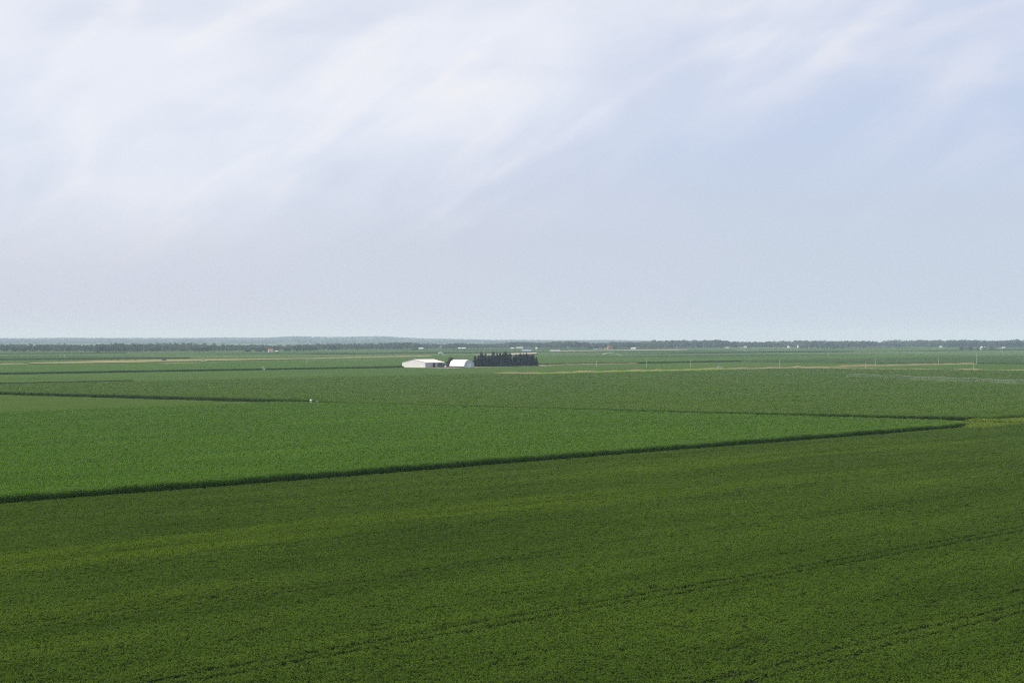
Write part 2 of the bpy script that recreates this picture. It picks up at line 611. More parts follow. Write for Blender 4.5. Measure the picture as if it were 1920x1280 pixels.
# ------------------------------------------------------------------ crop plants
def soy_clump(seed, n=10):
    r = np.random.default_rng(seed)
    vs, fs = [], []
    for k in range(n):
        a = r.uniform(0, 2 * math.pi)
        rad = 0.30 * math.sqrt(r.uniform(0, 1))
        c = np.array([rad * math.cos(a), rad * math.sin(a), r.uniform(0.30, 0.56) - rad * 0.35])
        for j in (-1, 0, 1):
            d = a + j * 1.25 + r.normal(0, 0.3)
            ln, wd = r.uniform(0.12, 0.17), r.uniform(0.045, 0.06)
            dr = np.array([math.cos(d), math.sin(d), r.normal(-0.15, 0.45)])
            sd = np.array([-math.sin(d), math.cos(d), r.normal(0, 0.35)])
            b = len(vs)
            mid = c + dr * ln * 0.5
            vs += [c, mid + sd * wd - (0, 0, 0.012), c + dr * ln - (0, 0, 0.02), mid - sd * wd - (0, 0, 0.012)]
            fs.append((b, b + 1, b + 2, b + 3))
    return proto(np_mesh('soybean_plant', vs, fs, BEAN))


def corn_plant(vs, fs, mi, r, x, y, hgt, low, nleaf, tassel):
    """one corn plant: stalk, arching leaves in two ranks, tassel"""
    pl = r.uniform(0, math.pi)
    for k in range(nleaf):
        t = low + (0.93 - low) * k / max(1, nleaf - 1)
        a = pl + (k % 2) * math.pi + r.normal(0, 0.35)
        ln = r.uniform(0.55, 0.8) * (1 - 0.35 * abs(t - 0.6))
        wd = 0.045
        z0 = t * hgt
        rise = r.uniform(0.55, 1.0) if t > 0.75 else r.uniform(0.3, 0.7)
        ca, sa = math.cos(a), math.sin(a)
        prev = None
        for q, (s, zz, ww) in enumerate(((0, 0, .6), (.38, .30, 1.0), (.72, .26, .85), (1.0, -.02, .1))):
            px_, py_, pz = x + ca * ln * s, y + sa * ln * s, z0 + ln * zz * rise * 1.3
            b = len(vs)
            vs += [(px_ - sa * wd * ww, py_ + ca * wd * ww, pz), (px_ + sa * wd * ww, py_ - ca * wd * ww, pz)]
            if prev is not None:
                fs.append((prev, b, b + 1, prev + 1))
                mi.append(0)
            prev = b
    zs = low * hgt * 0.6 if low > 0.3 else 0.0
    for ax in ((0.012, 0), (0, 0.012)):
        b = len(vs)
        vs += [(x - ax[0], y - ax[1], zs), (x + ax[0], y + ax[1], zs), (x + ax[0], y + ax[1], hgt * 0.97), (x - ax[0], y - ax[1], hgt * 0.97)]
        fs.append((b, b + 1, b + 2, b + 3))
        mi.append(0)
    if tassel:
        for k in range(3):
            a = r.uniform(0, 6.28)
            b = len(vs)
            tx, ty, tz = 0.10 * math.cos(a), 0.10 * math.sin(a), r.uniform(0.14, 0.24)
            vs += [(x - 0.012, y, hgt * 0.95), (x + 0.012, y, hgt * 0.95), (x + tx + 0.014, y + ty, hgt * 0.95 + tz), (x + tx - 0.014, y + ty, hgt * 0.95 + tz)]
            fs.append((b, b + 1, b + 2, b + 3))
            mi.append(1)


def corn_proto(seed, full, mat, plants, tassel=0.5):
    r = np.random.default_rng(seed)
    vs, fs, mi = [], [], []
    for k in range(plants):
        if plants == 1:
            x = y = 0.0
        else:
            x, y = r.uniform(-0.42, 0.42), r.uniform(-0.42, 0.42)
        corn_plant(vs, fs, mi, r, x, y, r.uniform(1.86, 2.12), 0.12 if full else 0.58, 9 if full else 5, r.random() < tassel)
    return proto(np_mesh('corn_plant', vs, fs, [mat, TASSEL], mi))


SOY = [soy_clump(s) for s in (1, 2, 3, 4)]
CORN_EDGE = [corn_proto(s, True, CORN, 1) for s in (11, 12, 13, 14)]
CORN_TOP = [corn_proto(s, False, CORN, 4) for s in (21, 22, 23, 24)]
CORN_EDGE_B = [corn_proto(s, True, CORN_B, 1) for s in (31, 32, 33)]
CORN_TOP_B = [corn_proto(s, False, CORN_B, 4) for s in (41, 42, 43, 44)]


def to_xy(u, v):
    return u * U[0] + v * V[0], u * U[1] + v * V[1]


def in_view(x, y, near=168.0, m=14.0):
    return (y > near) & (np.abs(x) < 0.262 * y + m)


def plant_area(u0, u1, v0, v1, du, dv, d_ref, power, jitter=0.45, keep=None):
    """plants on a row grid, thinned with distance as they grow together; returns points and spread factors"""
    U_, V_ = np.meshgrid(np.arange(u0, u1, du), np.arange(v0, v1, dv), indexing='ij')
    u, v = U_.ravel(), V_.ravel()
    x, y = to_xy(u, v)
    ok = in_view(x, y)
    u, v = u[ok], v[ok]
    d = np.hypot(*to_xy(u, v))
    p = np.minimum(1.0, (d_ref / d) ** power)
    ok = rng.random(len(u)) < p
    u, v, p = u[ok], v[ok], p[ok]
    u = u + rng.uniform(-jitter, jitter, len(u)) * du / np.sqrt(p)
    v = v + rng.uniform(-jitter, jitter, len(u)) * dv / np.sqrt(p)
    ok = (u > u0) & (u < u1) & (v > v0) & (v < v1)
    if keep is not None:
        ok &= keep(u, v)
    return u[ok], v[ok], 1 / np.sqrt(p[ok])


def pts3(u, v, h=0.0):
    x, y = to_xy(u, v)
    return np.stack([x, y, gz(x, y) + h], -1)


# soybeans: narrow rows, with pairs of sprayer wheel tracks along the rows
TRACKS = [98.0, 138.4, 177.5, 215.5, 254.5, 276.0, 58.0]


def soy_keep(u, v):
    ok = (v < 306.5) | (u < 652 - (v - 306.5))
    cell = np.sin(np.floor(u / 3.3 + 0.37 * np.floor(v / 0.40)) * 12.9898 + np.floor(v / 0.40) * 78.233) * 43758.5453
    ok &= ~((cell - np.floor(cell) < 0.075) & (rng.random(len(u)) < 0.85))
    for i, tv in enumerate(TRACKS):
        wob = 0.25 * np.sin(u / 23.0 + i) + 0.12 * np.sin(u / 7.1 + 2 * i)
        strong = 0.62 + 0.38 * np.sin(u / 61.0 + i * 1.9) * np.sin(u / 17.0 + i)
        for s in (-1.5, 1.5):
            hit = np.abs(v - tv - wob - s) < (0.36, 0.50, 0.40, 0.36, 0.28, 0.30, 0.3)[i]
            ok &= ~(hit & (rng.random(len(u)) < strong + (0.40, 0.62, 0.40, 0.32, 0.0, 0.15, 0.3)[i]))
    return ok


su_, sv_, sf = plant_area(60, 720, 40, 312.3, 0.52, 0.40, 300, 1.1, keep=soy_keep)
n = len(su_)
gap = 0.5 + 0.5 * np.sin(su_ / 3.1 + 3 * np.sin(sv_ / 9.0))
hz = rng.uniform(0.78, 1.18, n) * (1 + 0.12 * np.sin(su_ / 41.0) * np.sin(sv_ / 13.0))
soy = scatter('soybean_plants', pts3(su_, sv_), rng.uniform(0, 6.28, n),
              np.stack([sf * rng.uniform(0.85, 1.2, n)] * 2 + [hz], -1), rng.integers(0, len(SOY), n), SOY)
tag(soy, 'dense dark green soybean canopy with paired sprayer tracks in the foreground', 'soybeans', kind='stuff')


def edge_rows(path, inward, rows, step, hgt=1.0):
    """rows of whole plants along a field's edge"""
    us, vs_ = [], []
    for (a, b) in zip(path[:-1], path[1:]):
        L = math.hypot(b[0] - a[0], b[1] - a[1])
        t = np.arange(0, L, step) / L
        for r_ in range(rows):
            k = r_ * 0.6 + 0.15
            wig = 0.35 * np.sin(t * L / 11.0) * np.sin(t * L / 3.7 + 1) + 0.25 * np.sin(t * L / 41.0)
            k = k + np.maximum(wig, -0.1)
            us.append(a[0] + (b[0] - a[0]) * t + inward[0] * k + rng.normal(0, 0.10, len(t)))
            vs_.append(a[1] + (b[1] - a[1]) * t + inward[1] * k + rng.normal(0, 0.10, len(t)))
    u, v = np.concatenate(us), np.concatenate(vs_)
    x, y = to_xy(u, v)
    ok = in_view(x, y, m=30)
    return u[ok], v[ok]


def corn_stand(name, label, areas, edges, tops, fulls, d_ref, power, keep=None, floor=None):
    P, Rz, S, Va = [], [], [], []
    nt = len(tops)
    for (u0, u1, v0, v1) in areas:
        u, v, sfac = plant_area(u0, u1, v0, v1, 1.0, 1.0, d_ref, power, keep=keep)
        k = len(u)
        P.append(pts3(u, v))
        Rz.append(rng.uniform(0, 6.28, k))
        S.append(np.stack([sfac * rng.uniform(0.9, 1.15, k)] * 2 + [rng.uniform(0.93, 1.07, k) * (1 + 0.02 * np.sin(u / 29) * np.sin(v / 17))], -1))
        Va.append(rng.integers(0, nt, k))
    for (path, inward, rows, step) in edges:
        u, v = edge_rows(path, inward, rows, step)
        k = len(u)
        P.append(pts3(u, v))
        Rz.append(rng.uniform(0, 6.28, k))
        S.append(np.stack([rng.uniform(0.9, 1.15, k)] * 2 + [rng.uniform(0.80, 1.08, k) * (1 + 0.06 * np.sin(u / 6.0) + 0.05 * np.sin(u / 1.9))], -1))
        Va.append(nt + rng.integers(0, len(fulls), k))
    o = scatter(name, np.concatenate(P), np.concatenate(Rz), np.concatenate(S), np.concatenate(Va), tops + fulls)
    print(name, sum(len(p) for p in P))
    return tag(o, label, 'corn', kind='stuff')


def corner_cut(u, v):
    return (u + (313 - v) * 0.0 < LANE0) & ((LANE0 - u) + (v - 313) > 20)


corn_stand('corn_plants', 'bright green corn stand with a dark cut edge above the soybeans',
           [(60, LANE0 - 0.3, 315, 674.5)],
           [([(60, 313), (652, 313)], (0, 1), 7, 0.15), ([(652, 313), (LANE0, 333)], (-0.7, 0.7), 4, 0.25)],
           CORN_TOP, CORN_EDGE, 430, 1.4, keep=corner_cut)
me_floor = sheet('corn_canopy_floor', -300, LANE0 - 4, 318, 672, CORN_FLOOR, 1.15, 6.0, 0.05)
tag(me_floor, kind='structure')
def mid_edge(u, v):
    return (u > np.interp(v, [331, 400, 470, 520, 640, 672, 673, 687, 760, 1082], [708, 694, 684, 680, 680, 686, 701, 701, 694, 692]))


corn_stand('middle_corn_plants', 'wide corn stand behind the lane with irrigation spray crossing it',
           [(680.2, 1330, 334, 1081), (1330, 1764, 334, 1036)],
           [([(708, 331), (694, 400), (684, 470), (680, 520), (680, 640), (686, 672)], (1, 0), 4, 0.3), ([(697, 687), (694, 760), (692, 1082)], (1, 0), 4, 0.3), ([(708, 331), (1200, 331)], (0, 1), 4, 0.3)],
           CORN_TOP_B, CORN_EDGE_B, 430, 1.75, keep=mid_edge)
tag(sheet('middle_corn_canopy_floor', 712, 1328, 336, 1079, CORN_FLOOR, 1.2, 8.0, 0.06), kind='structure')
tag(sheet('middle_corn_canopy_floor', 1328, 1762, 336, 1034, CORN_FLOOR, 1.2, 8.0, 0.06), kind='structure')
tag(sheet('low_crop_strip', 1332, 1808, 1038, 1084, FIELD_MATS[0], 0.3, 6.0, 0.05), kind='structure')
tag(sheet('low_crop_strip', 1766, 1808, 334, 1036, FIELD_MATS[0], 0.3, 6.0, 0.05), kind='structure')


# tall crops farther back: canopy sheets with a real standing edge
def tall_field(name, u0, u1, v0, v1, mat, edge_v=True, edge_u=True, h=1.95, step=9.0):
    o = tag(sheet(name, u0 + 1.5, u1, v0 + 1.5, v1, mat, h - 0.15, step, 0.10, skirt=h - 0.3), kind='structure')
    return o


back_edges = []
tall_field('back_corn_field', 100, 1618, 1442, 1840, FIELD_MATS[1])
tag(sheet('wheat_foreland', 900, 2130, 1848, 2046, FIELD_MATS[0], 0.4, 30.0), kind='structure')
tall_field('back_corn_field', 1618, 1832, 1478, 1840, FIELD_MATS[1])
tall_field('back_corn_field', 1832, 3400, 1462, 1790, FIELD_MATS[1])
tall_field('right_corn_field', 2322, 3300, 700, 1450, FIELD_MATS[3])
e = []
for path in ([(700, 1442), (1618, 1442)], [(1618, 1478), (1832, 1478)], [(1832, 1462), (3400, 1462)], [(2322, 1104), (2322, 700)]):
    inward = (0, 1) if path[0][1] == path[1][1] else (1, 0)
    e.append((path, inward, 3, 0.5))
corn_stand('back_corn_edge', 'dark thin edge of corn running behind the farm buildings', [], e, [CORN_TOP_B[0]], CORN_EDGE_B, 430, 1.5)

# far fields on the survey grid
fr = random.Random(12)
cells = []
vv = 2400.0
while vv < 4300:
    dv = fr.choice([200, 300, 400, 400])
    uu_ = 900.0 + fr.uniform(0, 300)
    while uu_ < 7200:
        du = fr.choice([400, 600, 800, 800, 1200])
        cells.append((uu_, uu_ + du - 8, vv, vv + dv - 8))
        uu_ += du
    vv += dv
for (a, b, c, d) in cells:
    x, y = uv((a + b) / 2, (c + d) / 2)
    if abs(x) > 0.30 * y + 500 or y > 7400:
        continue
    k = fr.random()
    if k < 0.36:
        tall_field('far_corn_field', a, b, c, d, FIELD_MATS[fr.choice([1, 3])], step=40.0)
    else:
        tag(sheet('far_soybean_field', a, b, c, d, FIELD_MATS[fr.choice([0, 0, 2])], 0.35, 60.0), kind='structure')
tall_field('far_corn_field', 2140, 2660, 1800, 2040, FIELD_MATS[0], step=20.0, h=0.9)
tall_field('far_corn_field', 2672, 3400, 1800, 2040, FIELD_MATS[3], step=20.0)

# ripe wheat strip, dry banks, farm tracks
tag(sheet('wheat_foreland', 900, 3400, 2048, 2392, FIELD_MATS[0], 0.35, 40.0), kind='structure')
poly_sheet('wheat_strip', [(1541, 2000), (1642, 1996), (1709, 2000), (1790, 2039), (1923, 2077), (2070, 2120), (2190, 2156), (2281, 2244), (2180, 2233), (2073, 2239), (1971, 2244), (1851, 2222), (1742, 2148), (1608, 2079)], WHEAT, 0.9)
bank('wheat_verge', [(2200, 2185), (2238, 2202), (2386, 2256), (2533, 2305), (2700, 2345)], 24, 1.5, WHEAT, 0.3)
bank('wheat_verge', [(1300, 1900), (1480, 1990), (1560, 2030)], 18, 0.9, DRY, 0.4)
bank('dry_bank', [(1693, 1932), (1736, 1895), (1748, 1862)], 16, 0.9, DRY, 0.4)
bank('dry_bank', [(1332, 1094), (1640, 1093), (1796, 1093), (2060, 1095), (2312, 1097)], 12, 1.9, DRY, 0.0)
bank('dry_bank', [(1812, 1085), (1816, 960), (1815, 860), (1815, 700), (1815, 400)], 12, 1.6, DRY, 0.0)
bank('grass_verge', [(1380, 1080), (1560, 1080), (1720, 1081)], 14, 1.4, GRASS, 0.3)
bank('dry_bank', [(1836, 1452), (1960, 1450), (2080, 1450)], 7, 0.9, DRY, 0.0)
poly_sheet('grass_headland_edge', PATCH, GRASS, 0.02)
poly_sheet('farm_yard', [(1620, 1372), (1700, 1392), (1836, 1398), (1836, 1420), (1834, 1460), (1620, 1474)], GRAVEL, 0.25)
poly_sheet('sand_yard', [(2838, 2361), (2786, 2243), (3135, 2440), (3420, 2660)], SAND, 2.2)
poly_sheet('gravel_road', [(3794, 2897), (4582, 3033), (4747, 3142), (4700, 3150), (3911, 2986)], SAND, 2.3)
poly_sheet('gravel_road', [(5000, 3470), (5035, 3440), (6400, 3360), (6400, 3420)], GRAVEL, 2.3)
bank('grass_verge', [(640, 322), (672, 318), (700, 321), (740, 319), (800, 321)], 9, 0.8, GRASS, 0.0)

# rough grass growing in the lane corner
gu = rng.uniform(646, 790, 11000)
gv = 306.6 + rng.random(11000) ** 1.15 * 24
ok = (gv < 330.5) & ~((gu < LANE0) & (gv - 313 > gu - 648)) & ((gu > 653) | (gv > 311))
gu, gv = gu[ok], gv[ok]


def tuft(seed):
    r = np.random.default_rng(seed)
    vs, fs = [], []
    for k in range(16):
        a = r.uniform(0, 6.28)
        x, y = r.normal(0, 0.16, 2)
        hgt, ln = r.uniform(0.35, 0.75), r.uniform(0.08, 0.3)
        b = len(vs)
        s = 0.035
        vs += [(x - s, y, 0), (x + s, y, 0), (x + s * .6 + ln * math.cos(a) * .5, y + ln * math.sin(a) * .5, hgt * .8), (x + ln * math.cos(a), y + ln * math.sin(a), hgt)]
        fs.append((b, b + 1, b + 2, b + 3))
    return proto(np_mesh('grass_tuft', vs, fs, GRASS_L))


k = len(gu)
gs = rng.uniform(0.6, 1.5, k) * (1 + 0.8 * (np.sin(gu / 9) > 0.75))
tag(scatter('lane_grass', pts3(gu, gv), rng.uniform(0, 6.28, k), np.stack([gs * 1.3] * 2 + [gs], -1), rng.integers(0, 2, k), [tuft(1), tuft(2)]),
    'yellow green rough grass at the corner of the corn field', 'grass', kind='stuff')


# ------------------------------------------------------------------ trees
def conifer_mesh(seed, mat):
    r = np.random.default_rng(seed)
    tr = MB().tube((0, 0, 0), (0, 0, 0.9), 0.014, 0.003, 6)
    vs, fs = [], []
    whorls = 15
    for wv in range(whorls):
        t = wv / (whorls - 1)
        z = 0.05 + 0.90 * t
        rad = (0.145 * (1 - t) ** 0.42 + 0.012) * r.uniform(0.82, 1.15)
        nb = int(9 - 4 * t)
        off = r.uniform(0, 6.28)
        for b_ in range(nb):
            a = off + 6.283 * b_ / nb + r.normal(0, 0.18)
            ln = rad * r.uniform(0.75, 1.2)
            wd = ln * r.uniform(0.38, 0.55)
            ca, sa = math.cos(a), math.sin(a)
            droop = r.uniform(0.10, 0.45) * ln
            for q in range(2):
                zz = z + (0.02 if q else -0.012)
                b = len(vs)
                vs += [(0, 0, zz + 0.035), (ca * ln * .6 - sa * wd, sa * ln * .6 + ca * wd, zz - droop * .6),
                       (ca * ln, sa * ln, zz - droop + r.normal(0, .006)), (ca * ln * .6 + sa * wd, sa * ln * .6 - ca * wd, zz - droop * .6)]
                fs.append((b, b + 1, b + 2, b + 3))
    b = len(vs)
    vs += [(-.012, 0, .9), (.012, 0, .9), (0.002, 0, 1.03), (0, 0.01, .95)]
    fs.append((b, b + 1, b + 2, b + 3))
    return tr.mesh('trunk', BARK), np_mesh('crown', vs, fs, mat)


def leafy_mesh(seed, mat, nclump=34, per=26, squat=1.0):
    """broadleaf tree 1 m tall: trunk with limbs, crown of leaf clumps"""
    r = np.random.default_rng(seed)
    tr = MB().tube((0, 0, 0), (0.01, 0, 0.32), 0.028, 0.02, 7)
    vs, fs = [], []
    for k in range(nclump):
        while True:
            p = r.uniform(-1, 1, 3)
            if 0.25 < np.linalg.norm(p) < 1:
                break
        c = np.array([p[0] * 0.34 * squat, p[1] * 0.34 * squat, 0.56 + p[2] * 0.36])
        c[2] -= 0.10 * (np.hypot(p[0], p[1]) ** 2)
        if k < 7:
            tr.tube((0.01, 0, r.uniform(0.2, 0.32)), tuple(c), 0.012, 0.003, 5, False)
        sz = r.uniform(0.07, 0.13)
        for j in range(per):
            q = r.normal(0, 1, 3)
            q /= np.linalg.norm(q)
            pos = c + q * sz * r.uniform(0.5, 1.0) * (1, 1, 0.75)
            t1 = np.cross(q, r.normal(0, 1, 3))
            t1 /= np.linalg.norm(t1)
            t2 = np.cross(q, t1) + q * r.normal(0, 0.4)
            s = r.uniform(0.016, 0.030)
            b = len(vs)
            vs += [pos - t1 * s, pos + t2 * s, pos + t1 * s, pos - t2 * s]
            fs.append((b, b + 1, b + 2, b + 3))
    return tr.mesh('trunk', BARK), np_mesh('crown', vs, fs, mat)


def merged(pair, name):
    """trunk and crown of a tree as one mesh, for woods seen as a mass"""
    tr, cr = pair
    me = bpy.data.meshes.new(name)
    vs = [tuple(v.co) for v in tr.vertices] + [tuple(v.co) for v in cr.vertices]
    o = len(tr.vertices)
    fs = [tuple(p.vertices) for p in tr.polygons] + [tuple(i + o for i in p.vertices) for p in cr.polygons]
    me.from_pydata(vs, [], fs)
    me.materials.append(BARK)
    me.materials.append(cr.materials[0])
    me.polygons.foreach_set('material_index', [0] * len(tr.polygons) + [1] * len(cr.polygons))
    return proto(me)


CONIFER = [conifer_mesh(s, PINE) for s in (1, 2, 3, 4, 5)]
CONIFER_O = [conifer_mesh(s, PINE_O) for s in (6, 7, 8)]
LEAFY = [leafy_mesh(s, LEAF) for s in (1, 2, 3)]
LEAFY_D = [leafy_mesh(s, LEAF_D) for s in (5, 6, 7)]
BUSH = [leafy_mesh(s, LEAF_D, 22, 22, 1.5) for s in (8, 9)]
WOOD = [merged(p, 'wood_tree') for p in LEAFY + LEAFY_D[:1]]
BLUFF = [merged(p, 'bluff_tree') for p in LEAFY_D]
SHADE = [leafy_mesh(s, LEAF_D, 75, 42, 1.3) for s in (15, 16)]

WORDS = ('first second third fourth fifth sixth seventh eighth ninth tenth eleventh twelfth thirteenth fourteenth fifteenth sixteenth '
         'seventeenth eighteenth nineteenth twentieth').split()


def nth(i):
    if i < 20:
        return WORDS[i]
    tens = {2: ('twenty', 'twentieth'), 3: ('thirty', 'thirtieth'), 4: ('forty', 'fortieth'), 5: ('fifty', 'fiftieth')}
    k = i + 1
    return tens[k // 10][1] if k % 10 == 0 else tens[k // 10][0] + '-' + WORDS[k % 10 - 1]


def tree(name, label, pair, u, v, hgt, spread=1.0, group=None, h0=0.0):
    t = thing(name, label, 'tree', at(u, v, h0 - 0.1), random.uniform(0, 6.28), group)
    t.scale = (hgt * spread, hgt * spread, hgt)
    obj('trunk', pair[0], t)
    obj('crown', pair[1], t)
    return t


env_t = [0, .06, .12, .18, .22, .27, .33, .40, .47, .53, .58, .64, .72, .80, .88, .94, 1.0]
env_h = [12.5, 15.0, 16.8, 14.0, 13.6, 13.8, 16.4, 17.0, 17.2, 16.6, 13.8, 14.0, 15.0, 15.2, 15.2, 14.6, 12.6]
NP_ = 46
pine_h = [float(np.interp(i / (NP_ - 1), env_t, env_h)) * random.uniform(0.80, 1.07) for i in range(NP_)]
for i, hgt in enumerate(pine_h):
    u = 1704 + 110 * i / (NP_ - 1) + random.uniform(-0.7, 0.7)
    v = 1412 + (3.0 if i % 2 else -2.0) + random.uniform(-1, 1)
    label = nth(i) + ' dark conifer of the windbreak counting from the white hoop barn'
    if i == NP_ - 1:
        label = 'last dark conifer at the right end of the windbreak row'
    tree('conifer_tree', label, random.choice(CONIFER if i < 35 or i % 4 == 0 else CONIFER_O), u, v, hgt * random.uniform(0.96, 1.05), random.uniform(1.5, 2.0), 'dark conifers of the farm windbreak', 0.3)
tree('shade_tree', 'round dark leafy tree between the white shed and the hoop barn', SHADE[0], 1720.5, 1462.5, 11.6, 1.1, None, 0.0)
tree('shade_tree', 'smaller dark tree at the right end of the white shed', SHADE[1], 1709, 1474, 8.8, 1.0, None, 0.0)
tree('shrub', 'small dark bush just right of the conifer windbreak', BUSH[0], 1829, 1408, 3.6, 1.0, None, 0.3)
tree('shrub', 'lone dark bush in the green fields right of the farm', BUSH[1], 2637, 1797, 5.6, 1.1, None, 0.8)
tree('shrub', 'flat dark bush beside the far tan track left of the shed', BUSH[0], 2612, 2373, 4.0, 1.5, None, 0.6)
tree('shrub', 'left of two small bushes on the pale verge', BUSH[1], 2318, 2268, 3.4, 1.0, None, 0.6)
tree('shrub', 'right of two small bushes on the pale verge', BUSH[0], 2362, 2290, 3.4, 1.0, None, 0.6)
for i, (u, v, s) in enumerate([(1838, 2196, 1.9), (1852, 2199, 2.3), (1866, 2197, 1.8), (1884, 2198, 2.2), (1748, 2200, 2.0)]):
    tree('shrub', 'dark weedy bush along the back of the ripe wheat strip, ' + nth(i) + ' from its middle', BUSH[i % 2], u, v, s, 1.7, 'bushes behind the wheat strip', 0.6)

# groves round far farmsteads: every tree its own, alike ones share a description
groves = [
    ('leafy tree in the small round grove before the left treeline', (3246, 3585), (3267, 3557), 9, 15, LEAFY_D, 40),
    ('leafy tree in the grove left of the far white house', (3193, 3341), (3222, 3306), 9, 12, LEAFY_D, 30),
    ('dark tree in the straight windbreak right of the far white house', (3384, 3405), (3660, 3570), 16, 13, LEAFY_D, 22),
    ('dark tree in the windbreak beside the far white silos', (5458, 3186), (5540, 3082), 15, 12, LEAFY_D, 40),
    ('dark tree in the grove round the far right farmstead', (5052, 2446), (5106, 2378), 12, 13, LEAFY_D, 40),
    ('blue grey tree in the grove behind the far tan farmhouse', (4650, 3440), (4700, 3370), 9, 15, LEAFY_D, 60),
    ('leafy tree in the clump left of the far row of sheds', (3960, 3505), (4080, 3600), 7, 17, LEAFY, 40),
]
for label, a, b, cnt, hgt, kind_, depth in groves:
    for i in range(cnt):
        t = (i + random.uniform(-0.3, 0.3)) / max(1, cnt - 1)
        tree('grove_tree', nth(i) + ' ' + label.replace(' tree in', ' tree from the left in'), random.choice(kind_), a[0] + (b[0] - a[0]) * t + random.uniform(0, depth) * 0.62,
             a[1] + (b[1] - a[1]) * t + random.uniform(0, depth) * 0.5, hgt * random.uniform(0.75, 1.1), random.uniform(1.0, 1.4), label.replace('tree in', 'trees of'))

# treeline across the plain and wooded bluffs, each read as one mass
LINE = [(-2600, 3500), (-1700, 4000), (-1142, 4402), (-903, 4773), (-533, 5473), (-296, 6150), (-156, 6480), (72, 6700), (344, 6760), (560, 7000), (700, 7250), (850, 7480), (1016, 7500), (1415, 7560), (1898, 7700), (2600, 7900), (3600, 8100)]
lx, ly = np.array([p[0] for p in LINE], float), np.array([p[1] for p in LINE], float)


def line_y(x):
    return np.interp(x, lx, ly)


wx = rng.uniform(-2300, 3300, 9000)
wd = rng.random(9000) ** 1.8 * 1500
gate = np.sin(wx / 130.0) + 0.7 * np.sin(wx / 47.0 + 1) + 0.5 * np.sin(wx / 19.0)
front = 40 * np.maximum(0, gate) + 60 * (np.sin(wx / 260.0 + 2) > 0.55)
gapx = (np.sin(wx / 210.0 + 0.7) + 0.8 * np.sin(wx / 83.0 + 2.1)) > 1.05
wy = line_y(wx) + 20 + wd + front + np.where(gapx, 380, 0)
keep = (np.abs(wx) < 0.30 * wy + 200)
wx, wy = wx[keep], wy[keep]
k = len(wx)
hs = np.interp(wx, [-1200, -500, 300, 700, 1500], [19, 19, 19.5, 25, 27]) * rng.uniform(0.6, 1.12, k) * (1 + 0.13 * np.sin(wx / 90.0) + 0.11 * np.sin(wx / 31.0 + 1) + 0.10 * np.sin(wx / 330.0 + 0.5))
tag(scatter('woodland', np.stack([wx, wy, gz(wx, wy) - 0.3], -1), rng.uniform(0, 6.28, k), np.stack([hs * 1.25, hs * 1.25, hs], -1), rng.integers(0, len(WOOD), k), WOOD),
    'long hazy belt of leafy woodland across the plain below the horizon', 'woodland', kind='stuff')

# bluffs: crest heights by bearing, 15 km off
HS = 1.5
R_CREST = 15200 * HS
crest_x = np.array([-1340, -700, -150, 0, 100, 300, 500, 555, 600, 720, 760, 820, 900, 1000, 1150, 1250, 1330, 1400, 1552], float)
crest_y = np.array([632, 631, 633, 634, 633.3, 633.4, 632.6, 630.6, 631.2, 630.6, 632.6, 635, 636.3, 637.3, 637.3, 638.8, 640.5, 643, 655], float)
crest_t = (crest_x - 960) / 3700
crest_h = np.maximum(1.0, EYE + R_CREST ** 2 / (2 * RADIUS) + (634 - crest_y) * R_CREST / 3700 - 11.0)
NT_, NR_ = 260, 26
tt = np.linspace(-0.62, 0.16, NT_)
rr = np.linspace(9500, 17500, NR_)
T_, R_ = np.meshgrid(tt, rr, indexing='ij')
prof = np.clip((R_ - 9500) / 5200, 0, 1)
prof = prof * prof * (3 - 2 * prof) * np.where(R_ > 15200, np.clip(1 - (R_ - 15200) / 5000, 0, 1), 1)
fold = 0.80 + 0.20 * np.sin(T_ * 95 + R_ / 900.0) * np.sin(T_ * 41 - R_ / 1500.0)
fold = np.where(prof > 0.9, 0.97 + 0.03 * np.sin(T_ * 160), fold)
Hh = np.interp(T_, crest_t, crest_h) * prof * fold


def hill_h(t, r):
    ti = np.clip((t - tt[0]) / (tt[-1] - tt[0]) * (NT_ - 1), 0, NT_ - 1.001)
    ri = np.clip((r - rr[0]) / (rr[-1] - rr[0]) * (NR_ - 1), 0, NR_ - 1.001)
    i, j = ti.astype(int), ri.astype(int)
    a, b = ti - i, ri - j
    return Hh[i, j] * (1 - a) * (1 - b) + Hh[i + 1, j] * a * (1 - b) + Hh[i, j + 1] * (1 - a) * b + Hh[i + 1, j + 1] * a * b


hx, hy = np.sin(np.arctan(T_)) * R_ * HS, np.cos(np.arctan(T_)) * R_ * HS
hv = np.stack([hx, hy, gz(hx, hy) + Hh - 0.6], -1).reshape(-1, 3)
ix = np.arange(NT_ * NR_).reshape(NT_, NR_)
tag(obj('hills', np_mesh('hills', hv, np.stack([ix[:-1, :-1], ix[1:, :-1], ix[1:, 1:], ix[:-1, 1:]], -1).reshape(-1, 4), HILL)), kind='structure')
bt = rng.uniform(-0.40, 0.13, 16000)
br = 9800 + rng.random(16000) * 6200
mead = np.sin(bt * 61 + br / 700.0) + np.sin(bt * 143 - br / 410.0) + 0.6 * np.sin(bt * 320)
keep = (mead < 1.3) | (br > 14300)
bt, br = bt[keep], br[keep]
bh = hill_h(bt, br)
keep = bh > 4
bt, br, bh = bt[keep], br[keep], bh[keep]
bx, by = np.sin(np.arctan(bt)) * br * HS, np.cos(np.arctan(bt)) * br * HS
k = len(bx)
bs = rng.uniform(9, 15, k)
tag(scatter('bluff_woodland', np.stack([bx, by, gz(bx, by) + bh - 1.0], -1), rng.uniform(0, 6.28, k), np.stack([bs * 2.6, bs * 2.6, bs], -1), rng.integers(0, len(BLUFF), k), BLUFF),
    'blue hazy woods covering the far bluffs on the left', 'woodland', kind='stuff')


